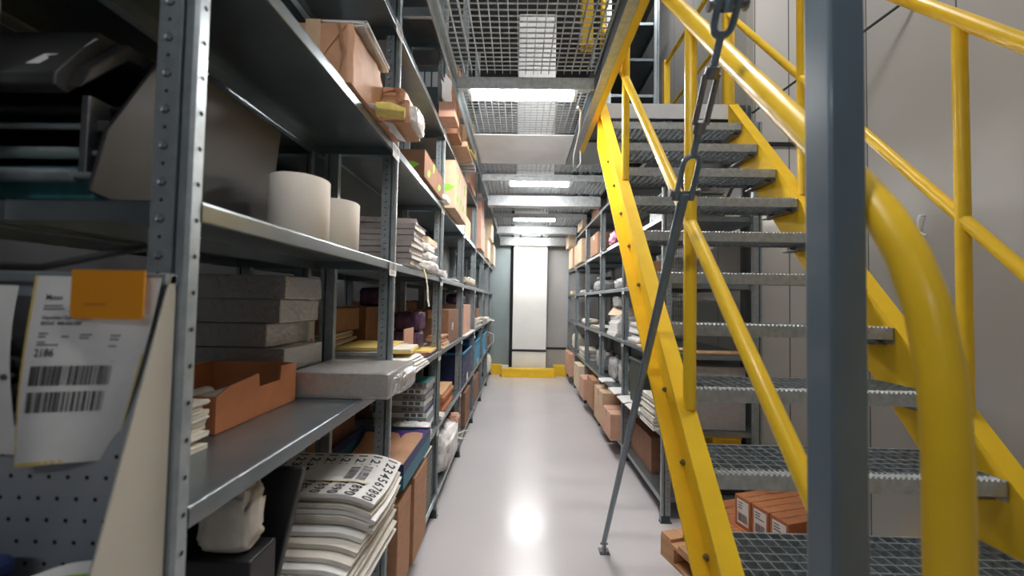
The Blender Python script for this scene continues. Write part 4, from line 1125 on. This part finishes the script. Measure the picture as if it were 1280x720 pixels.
# hanging order sheet
SW, SH = .198, .300
def sheet(a, b, back=0.0):
    """a: 0..SW across, b: 0..SH up from the bottom"""
    s = a / SW; t = 1 - b / SH
    x = -.752 - .004 * t + SW * s * (1 - .10 * t * t) - .050 * (s ** 2.2) * t ** 1.2 - .012 * s * t
    y = .6095 - .012 * math.sin(min(1, t) * 2.2) * (1 - .3 * s) + .022 * s * s * t - .012 * t * math.sin(s * 5.5)
    z = 1.516 - SH * t * (.97 - .03 * s) + .006 * math.sin(s * 5) * t * t
    return Vector((x, y - back, z))
osn = (-.66, .60, 1.24)
sh = thing('order_sheet', 'hanging white paper form with two bar codes and the number 2186', 'paper form', osn)
MB().grid(lambda u, v: sheet(u * SW, v * SH), 18, 22, thick=-.0009).build('paper', 'white', sh, osn)
mb = MB()
for k in range(12):
    b0, b1 = SH * k / 12, SH * (k + 1) / 12
    mb.face([sheet(.0, b0, .001), sheet(.0045, b0, .001), sheet(.0045, b1, .001), sheet(.0, b1, .001)])
    a0, a1 = SW * .62 * k / 12, SW * .62 * (k + 1) / 12
    mb.face([sheet(a0, .0, .001), sheet(a1, .0, .001), sheet(a1, .006, .001), sheet(a0, .006, .001)])
    if k < 7: mb.face([sheet(SW - .004, b0, .001), sheet(SW, b0, .001), sheet(SW, b1, .001), sheet(SW - .004, b1, .001)])
mb.build('yellow_edge', 'yfold', sh, osn)
pf = lambda a, b: sheet(min(max(a, 0), SW), min(max(b, 0), SH), .0016)
mb = MB()
put_text(mb, 'Mono', .0115, pf, 0, at=(.024, .262), bold=True)
put_text(mb, 'Disposition Charge 100ker', .0072, pf, 0, at=(.024, .231), bold=True)
put_text(mb, 'BEDUC  900-450-300', .0072, pf, 0, at=(.024, .222), bold=True)
put_text(mb, '2186', .0170, pf, 0, at=(.022, .172), bold=True)
mb.build('heading_print', 'ink', sh, osn)
mb = MB()
for (a, b, w) in ((.024, .251, .03), (.024, .246, .034), (.024, .207, .016), (.024, .202, .050), (.024, .193, .014), (.024, .189, .036), (.090, .205, .018), (.090, .200, .014), (.135, .204, .016), (.135, .198, .014), (.135, .187, .012)):
    put_rect(mb, a, b, a + w, b + .0022, pf, 0)
put_rect(mb, .02, .163, .15, .1636, pf, 0)
mb.build('small_print', 'ink_soft', sh, osn)
mb = MB()
put_barcode(mb, .020, .126, .148, .157, pf, R, 0, unit=.0012)
put_barcode(mb, .020, .084, .142, .116, pf, R, 0, unit=.0012)
mb.build('bar_code', 'ink', sh, osn)
# orange clip tag over the top edge
ot = thing('orange_tag', 'bright orange plastic tag clipping the paper form to the holder', 'tag', (-.622, .606, 1.461))
mb = MB()
w, h, rr = .056, .074, .006
pts = [(-w, h / 2), (-w, -h / 2 + rr), (-w + rr * .3, -h / 2 + rr * .3), (-w + rr, -h / 2), (w - rr, -h / 2), (w - rr * .3, -h / 2 + rr * .3), (w, -h / 2 + rr), (w, h / 2)]
mb.prism(pts[::-1], 1, -.0125, -.010)
mb.build('plate', 'orange', ot, T=Matrix.Translation((0, 0, .028)))
q = plane_fn((-.03, -.0125, .010), (1, 0, 0), (0, 0, 1), .0006); mb = MB()
put_rect(mb, -.004, .002, .030, .0042, q, 0); mb.build('print', 'card_orange', ot)
# second paper to the left of it, black reel, things in the trough
solo('paper_form', MB().grid(lambda u, v: (-.95 + .185 * u, .612 - .02 * math.sin(v * 2.4), 1.24 + .26 * v), 6, 10, thick=-.0008), 'white', 'plain whitish paper hanging left of the form with bar codes', 'paper form', (-.86, .605, 1.24), local=False)
t = thing('tape_reel', 'black reel hanging on the holder left of the bar code form', 'reel', (-.772, .611, 1.362))
TX = Matrix.Rotation(math.pi / 2, 4, 'X')
MB().lathe([(.030, -.009), (.056, -.009), (.056, .009), (.030, .009), (.030, -.009)], n=32, T=TX).build('winding', 'black', t)
MB().lathe([(.014, -.011), (.032, -.011), (.034, -.007), (.030, .010), (.014, .010), (.014, -.011)], n=32, T=TX).build('hub', 'printer', t)
MB().tube([(0, .065, .0), (0, -.02, .0)], .005, 8).build('hook', 'bolt', t)
solo('black_cable', MB().tube([(-1.1, .60, 1.52), (-.98, .615, 1.535), (-.86, .62, 1.531), (-.76, .622, 1.53), (-.70, .66, 1.555), (-.66, .75, 1.59)], .006, 8), 'black', 'black cable lying along the top bar of the holder', 'cable', (-.85, .605, 1.54), local=False)
solo('blue_box', MB().box(-.06, .06, -.03, .03, 0, .155).box(-.062, .062, -.032, .032, .125, .15), 'navy', 'dark blue box standing in the holder trough at the picture edge', 'box', (-.79, .555, .955), .0, bevel=.006)
mb = MB().grid(lambda u, v: ((u - .5) * .11, -.02 + .055 * v + .01 * u, .095 + .03 * v + .012 * math.sin(u * 3)), 8, 6, thick=.0012)
mb.grid(lambda u, v: ((u - .5) * .11, -.02 + .010 * u, v * (.095 + .012 * math.sin(u * 3))), 8, 2, thick=-.0012)
t = thing('printed_packet', 'white packet with blue and green print in the holder trough', 'packet', (-.635, .555, .956), .25)
mb.build('packet', 'white', t)
mb = MB()
for i in range(3):
    mb.grid(lambda u, v: (-.03 + .07 * u, -.016 + .013 * i + .006 * v + .01 * ((-.03 + .07 * u) / .11 + .5), .0985 + .03 * ((.004 + .013 * i + .006 * v) / .055) + .012 * math.sin(((-.03 + .07 * u) / .11 + .5) * 3)), 4, 1, 0 if i < 2 else 1)
mb.build('colour_bands', ['bluebright', 'green'], t)
# things lying on the shelf end behind the holder
carton('small brown carton on the third shelf just behind the holder bar', -1.17, -.945, .75, .97, B_, .36, 'card_dark')

# ------------------------------------------------------------------ right rack goods (aisle towards -x)
fz, ez, dz_, cz, az, bz = .1662, .6162, 1.1442, 1.6412, 2.1162, 2.6452
carton('brown carton nearest the camera in the bottom row of the right rack', .905, 1.25, 3.92, 4.28, fz, .25, 'pink_card', tape='x')
carton('taller brown carton second in the bottom row of the right rack', .91, 1.28, 4.33, 4.78, fz, .36, 'card_pale', tape='x')
carton('brown carton third in the bottom row of the right rack', .93, 1.28, 5.0, 5.4, fz, .36, 'card')
carton('brown carton fourth in the bottom row of the right rack', .90, 1.28, 5.5, 5.88, fz, .28, 'pink_card')
carton('brown carton fifth in the bottom row of the right rack', .92, 1.28, 6.1, 6.6, fz, .36, 'card_cream')
carton('brown carton last in the bottom row of the right rack by the end wall', .92, 1.28, 7.2, 7.9, fz, .40, 'pink_card')
carton('dark carton deep in the nearest bay of the bottom row on the right', 1.06, 1.42, 3.2, 3.75, fz, .27, 'card_dark')
# second shelf from below
for k in range(14):
    sheet_over('newspaper', 'newspaper inside the pile near the stair stringer on the right rack' if k < 13 else 'top newspaper of the pile near the stair stringer on the right rack', 'newspaper', .955 + R.uniform(-.015, .02), 1.21, 2.84 + R.uniform(-.01, .01), 3.14 + R.uniform(-.01, .01), ez + .002 + .0155 * k, XRT, 'news' if k % 4 else 'white', s=-1, drop=.02, group='newspaper pile on the right rack', thick=.012, wob=.003)
for k, (y0, y1, lb) in enumerate(((3.30, 3.54, 'white pad hanging over the shelf nearest the tie rod'), (3.58, 3.83, 'white pad hanging over the shelf, second from the tie rod'), (3.92, 4.2, 'white pad hanging over the shelf, third from the tie rod'), (4.5, 4.72, 'white pad hanging over the shelf, furthest from the tie rod'))):
    sheet_over('paper_pad', lb, 'paper pad', .93, 1.22, y0, y1, ez + .002, XRT, 'white', s=-1, drop=.03, group='white pads on the right rack', thick=.006)
stack('tan_board', 'tan board lying behind the white pads on the right rack', 'board', 1.02, 1.25, 3.2, 3.29, ez, .06, 3, ['tan', 'cream'], .006)
t = thing('storage_bin', 'dark olive bin behind the tie rod on the right rack', 'bin', (1.17, 3.5, ez + .009))
MB().box(-.15, .15, -.17, .17, 0, .36).build('body', 'olive', t, bevel=.012); MB().box(-.16, .16, -.18, .18, .36, .385).build('lid', 'olive', t, bevel=.006)
for k, (y0, y1, lb) in enumerate(((3.95, 4.35, 'grey crumpled bag lying nearest on the second lowest right shelf'), (4.38, 4.82, 'grey crumpled bag lying behind another on the second lowest right shelf'), (5.05, 5.55, 'grey crumpled bag further along the second lowest right shelf'))):
    lump('film_bag', lb, 'bag', 1.05, 1.30, y0, y1, ez + .009, .26, 'plastic_grey', seed=101 + k, amp=.35, sq=.4, group='grey bags on the right rack')
stack('paper_stack', 'white papers standing past the grey bags on the right rack', 'paper stack', 1.0, 1.25, 6.1, 6.6, ez, .16, 8, ['white', 'cream', 'greypaper'], .015)
lump('film_bag', 'white bag at the far end of the second lowest right shelf', 'bag', 1.0, 1.28, 7.2, 7.7, ez, .32, 'cream', seed=111)
# middle shelf: tall white stack
for k in range(11):
    solo('paper_ream', MB().box(-.13, .13, -.20, .20, 0, .0185), 'white', 'white paper ream inside the tall stack on the middle right shelf' if k < 10 else 'topmost white paper ream of the tall stack on the middle right shelf', 'paper ream', (1.13 + R.uniform(-.012, .012) + .004 * k, 4.35 + R.uniform(-.02, .02), dz_ + .0195 * k), R.uniform(-.05, .05), 'white reams on the middle right shelf', bevel=.002)
solo('kraft_bundle', MB().prism([(-.13, 0), (.13, 0), (.13, .07), (.02, .10), (-.06, .09)], 1, -.17, .17), 'card_cream', 'folded kraft paper bundle lying on the tall white stack on the right rack', 'bundle', (1.15, 4.37, dz_ + .216), .15, bevel=.008)
lump('film_bag', 'grey wrapped bundle on top of the kraft bundle on the right rack', 'bundle', 1.03, 1.28, 4.15, 4.5, dz_ + .306, .13, 'plastic_grey', seed=122, amp=.1, sq=.25)
for k in range(8):
    solo('paper_ream', MB().box(-.13, .13, -.16, .16, 0, .0215), 'white' if k % 3 else 'greypaper', 'white ream inside the shorter stack beside the yellow stringer' if k < 7 else 'topmost ream of the shorter stack beside the yellow stringer', 'paper ream', (1.14 + R.uniform(-.02, .02), 3.5 + R.uniform(-.02, .02), dz_ + .0225 * k), R.uniform(-.06, .06), 'shorter ream stack on the right rack', bevel=.002)
stack('wood_tray', 'thin tan tray lying at the shelf edge beside the yellow stringer', 'tray', .96, 1.24, 2.9, 3.28, dz_, .02, 2, ['tan', 'card_cream'], .003)
sheet_over('paper_pad', 'pinkish paper hanging over the shelf edge behind the stringer', 'paper', .94, 1.2, 2.86, 3.02, dz_ + .021, XRT, 'pink_card', s=-1, drop=.03)
stack('paper_stack', 'olive and cream papers in the third bay of the middle right shelf', 'paper stack', 1.02, 1.28, 5.05, 5.7, dz_, .04, 4, ['olive', 'cream'], .01)
lump('film_bag', 'cream bag in the fourth bay of the middle right shelf', 'bag', 1.02, 1.28, 6.2, 6.7, dz_, .10, 'cream', seed=131)
# fourth shelf up
for k in range(6):
    solo('brown_folder', MB().box(-.12, .12, -.15, .15, 0, .036), 'card', 'brown folder in the small pile next to the post on the fourth right shelf' if k < 5 else 'topmost brown folder of the small pile on the fourth right shelf', 'folder', (1.14 + R.uniform(-.012, .012), 3.66, cz + .0375 * k), R.uniform(-.05, .05), 'brown folders on the right rack', bevel=.003)
lump('film_bag', 'dark grey bag in the second bay of the fourth right shelf', 'bag', 1.05, 1.3, 4.1, 4.6, cz, .13, 'plastic_grey', seed=141)
lump('film_bag', 'mauve grey bundle in the third bay of the fourth right shelf', 'bag', 1.02, 1.3, 5.1, 5.7, cz, .16, 'plastic_grey', seed=142)
lump('film_bag', 'black topped roll lying on the mauve bundle on the fourth right shelf', 'bag', 1.06, 1.24, 5.3, 5.6, cz + .161, .05, 'black', seed=143)
carton('flat tan box in the last bay of the fourth right shelf', .98, 1.24, 7.3, 7.7, cz, .06, 'card_cream')
lump('film_bag', 'white bag in the fourth bay of the fourth right shelf', 'bag', 1.0, 1.25, 6.3, 6.8, cz, .06, 'plastic_white', seed=145)
# fifth shelf: pink bag, cartons
lump('pink_bag', 'magenta pink film bag on the upper right shelf beside the yellow stringer', 'bag', .97, 1.22, 4.06, 4.5, az, .17, 'pink', seed=151, amp=.5, sq=.4)
lump('film_bag', 'white film bag lying on the shelf edge beside the pink bag', 'bag', .96, 1.12, 3.905, 4.04, az, .09, 'plastic_white', seed=152, amp=.3)
sheet_over('paper_tag', 'white paper strip hanging down the post below the pink bag', 'paper strip', .968, 1.10, 4.62, 4.86, az + .002, XRT, 'white', s=-1, drop=.18)
carton('brown carton past the pink bag on the upper right shelf', .98, 1.28, 5.05, 5.55, az, .28, 'card', tape='x')
carton('pale carton, first of the pair in the third bay of the upper right shelf', .94, 1.28, 6.1, 6.5, az, .36, 'card_pale', tape='x')
carton('pale carton, second of the pair in the third bay of the upper right shelf', .95, 1.28, 6.54, 6.95, az, .34, 'card_pale', tape='x')
carton('pale carton in the last bay of the upper right shelf', .95, 1.28, 7.2, 7.7, az, .36, 'card_pale', tape='x')
# top shelf
carton('brown carton on the top right shelf nearest the stair', 1.0, 1.3, 5.06, 5.6, bz, .12, 'card', tape='x')
carton('pale tall carton on the top right shelf past the brown one', .95, 1.28, 6.1, 6.6, bz - .0, .125, 'card_cream', tape='x')
carton('cream carton sticking out at the far end of the top right shelf', .90, 1.26, 7.35, 7.8, 2.52, .24, 'card_cream', tape='x')
carton('dark brown carton on the top right shelf above the pink bag', 1.02, 1.3, 4.0, 4.7, bz, .11, 'card_dark', tape='x')
stack('red_folder', 'red and white folders on the top right shelf just behind the stair', 'folder', 1.03, 1.30, 2.9, 3.4, bz, .06, 3, ['red', 'white'], .01)
# goods seen between the treads
stack('red_folder', 'dark red folder pile behind the lower stair treads', 'folder', 1.05, 1.32, 2.84, 3.2, cz, .075, 4, ['red', 'white', 'card_dark'], .012)
lump('cloth_bundle', 'dark red cloth bundle beside the red folders behind the stair', 'bundle', 1.34, 1.62, 2.86, 3.2, cz, .07, 'red', seed=161)
t = thing('grey_bin', 'grey green plastic bin with yellow end behind the stair treads', 'bin', (1.25, 3.03, az))
MB().box(-.22, .20, -.17, .17, 0.001, .17).build('body', 'greybin', t, bevel=.02); MB().box(.2005, .215, -.17, .17, .001, .168).build('end_panel', 'yfold', t, bevel=.006); MB().box(-.23, .205, -.18, .18, .17, .182).build('rim', 'greybin', t, bevel=.004)
carton('tall grey brown carton behind the lower treads on the right rack', 1.225, 1.60, 2.85, 3.25, ez, .44, 'greypaper', lab=None, tape='x')
mb = MB(); p = plane_fn((1.36, 2.849, .70), (1, 0, 0), (0, 0, 1), .0015)
solo('tan_board', MB().box(-.27, .27, -.07, .07, 0, .012).box(-.19, -.10, -.0705, .0705, .0005, .0125, 1), ['tan', 'green'], 'long tan board with a green band behind the treads', 'board', (1.33, 2.91, dz_ + .001))
t = thing('device', 'black flat device standing behind the lower treads on the bottom right shelf', 'device', (1.40, 3.0, fz))
MB().box(-.2, .2, -.14, .14, 0, .30).build('body', 'black', t, bevel=.01)
mb = MB()
for k in range(4): mb.box(-.17, .17, -.146, -.141, .05 + .05 * k, .07 + .05 * k)
mb.build('grille', 'printer', t)
solo('yellow_crate', MB().box(-.10, .10, -.10, .10, 0, .09).box(-.104, .104, -.104, .104, .08, .10), 'yellow', 'small yellow crate on the black device behind the stair treads', 'crate', (1.48, 2.97, fz + .3015), .0, bevel=.006)

# ------------------------------------------------------------------ pallet with orange brown cartons under the stair
PC = Vector((.872, 2.455, 0)); PA = math.radians(16.5)
e_ = Vector((math.cos(PA), math.sin(PA), 0)); dn = Vector((math.sin(PA), -math.cos(PA), 0))
PW, PD = .72, 1.0
pc = PC + e_ * PW / 2 + dn * PD / 2
pal = thing('pallet', 'raw wooden pallet on the floor under the stair', 'pallet', tuple(pc), PA)
for sx in (-1, 0, 1):
    MB().box(sx * (PW / 2 - .05) - .05, sx * (PW / 2 - .05) + .05, -PD / 2, PD / 2, 0, .018).build('bottom_board', 'wood', pal, bevel=.002)
    MB().box(sx * (PW / 2 - .05) - .05, sx * (PW / 2 - .05) + .05, -PD / 2, PD / 2, .098, .118).build('stringer_board', 'wood', pal, bevel=.002)
    for sy in (-1, 0, 1):
        MB().box(sx * (PW / 2 - .05) - .05, sx * (PW / 2 - .05) + .05, sy * (PD / 2 - .06) - .06, sy * (PD / 2 - .06) + .06, .018, .098).build('block', 'wood', pal, bevel=.003)
for k in range(7):
    y = -PD / 2 + .05 + k * (PD - .1) / 6
    MB().box(-PW / 2, PW / 2, y - .045, y + .045, .118, .138).build('deck_board', 'wood', pal, bevel=.002)
def pbox(label, u0, u1, w0, w1, z, h, marks=True, group='orange brown cartons on the pallet'):
    c = PC + e_ * (u0 + u1) / 2 + dn * (w0 + w1) / 2
    W_, D2 = (u1 - u0) / 2, (w1 - w0) / 2
    t = thing('carton', label, 'box', (c.x, c.y, z), PA, group)
    MB().box(-W_, W_, -D2, D2, 0, h).build('body', 'card_orange', t, bevel=.003)
    MB().box(-W_, W_, -D2, -.002, h, h + .003).build('flap', 'card_orange', t); MB().box(-W_, W_, .002, D2, h, h + .003).build('flap', 'card_orange', t)
    if marks:
        sticker(t, (-W_, D2 * .7, h * .12), (0, -1, 0), (0, 0, 1), D2 * 1.45, h * .80, R)
        mb = MB(); p = plane_fn((-W_, -D2, h + .003), (1, 0, 0), (0, 1, 0), .0008)
        put_rect(mb, .03, D2 * .7, .10, D2 * .95, p); put_rect(mb, .18, D2 * .7, .28, D2 * .95, p)
        p = plane_fn((-W_, -D2, 0), (1, 0, 0), (0, 0, 1), .0008)
        for x in (.04, .075):
            put_rect(mb, x, h * .15, x + .012, h * .55, p); mb.face([p(x - .008, h * .55), p(x + .02, h * .55), p(x + .006, h * .72)])
        for (a, b, c_, d_) in ((.02, h * .08, .11, h * .10), (.02, h * .80, .11, h * .82), (.02, h * .08, .0225, h * .82), (.108, h * .08, .11, h * .82)): put_rect(mb, a, b, c_, d_, p)
        mb.build('print', 'card_edge', t)
    return t
zb = .1385
for j, (w0, w1, nm) in enumerate(((.10, .24, 'far'), (.245, .46, 'second'), (.465, .68, 'third'), (.685, .93, 'near'))):
    pbox('low orange brown carton at the left edge of the pallet in the %s row' % nm, .075, .205, w0, w1, zb, .180)
    pbox('low orange brown carton under the stacked ones in the %s row of the pallet' % nm, .21, .68, w0, w1, zb, .180)
zt = zb + .1845
for j, (w0, w1, nm) in enumerate(((.325, .425, 'farthest of the three upright cartons on the pallet'), (.43, .53, 'middle of the three upright cartons on the pallet'), (.535, .635, 'nearest of the three upright cartons on the pallet'))):
    pbox('orange brown carton with white label, ' + nm, .225, .60, w0, w1, zt, .155)
carton('dark orange brown carton at the right end of the pallet behind the column', 1.40, 1.52, 1.72, 1.86, zt + .003, .15, 'card_orange', rot=PA, lab=(0, -.05, .02, .05, .06))

t = thing('product_box', 'white box with magenta dots glimpsed behind the wrapped bundles', 'box', (-.97, 1.768, B_))
MB().box(-.02, .05, -.03, .03, 0, .42).build('body', 'enamel', t, bevel=.002)
mb = MB(); p = plane_fn((.05, -.03, 0), (0, 1, 0), (0, 0, 1), .0008); q = plane_fn((-.02, -.03, 0), (1, 0, 0), (0, 0, 1), .0008)
for zz in (.15, .26, .36):
    for f in (p, q): mb.face([f(.03 + .018 * math.cos(a * math.pi / 6), zz + .018 * math.sin(a * math.pi / 6)) for a in range(12)])
mb.build('dots', 'pink', t)
solo('wall_hook', MB().tube([(2.298, 2.30, 2.02), (2.27, 2.30, 2.02), (2.262, 2.30, 1.995), (2.262, 2.30, 1.93)], .006, 8).tube([(2.262, 2.30, 1.93), (2.262, 2.34, 1.90)], .005, 6).tube([(2.262, 2.30, 1.93), (2.262, 2.26, 1.90)], .005, 6), 'enamel', 'small white double hook on the right wall behind the handrail', 'hook', (2.28, 2.30, 1.96), local=False)
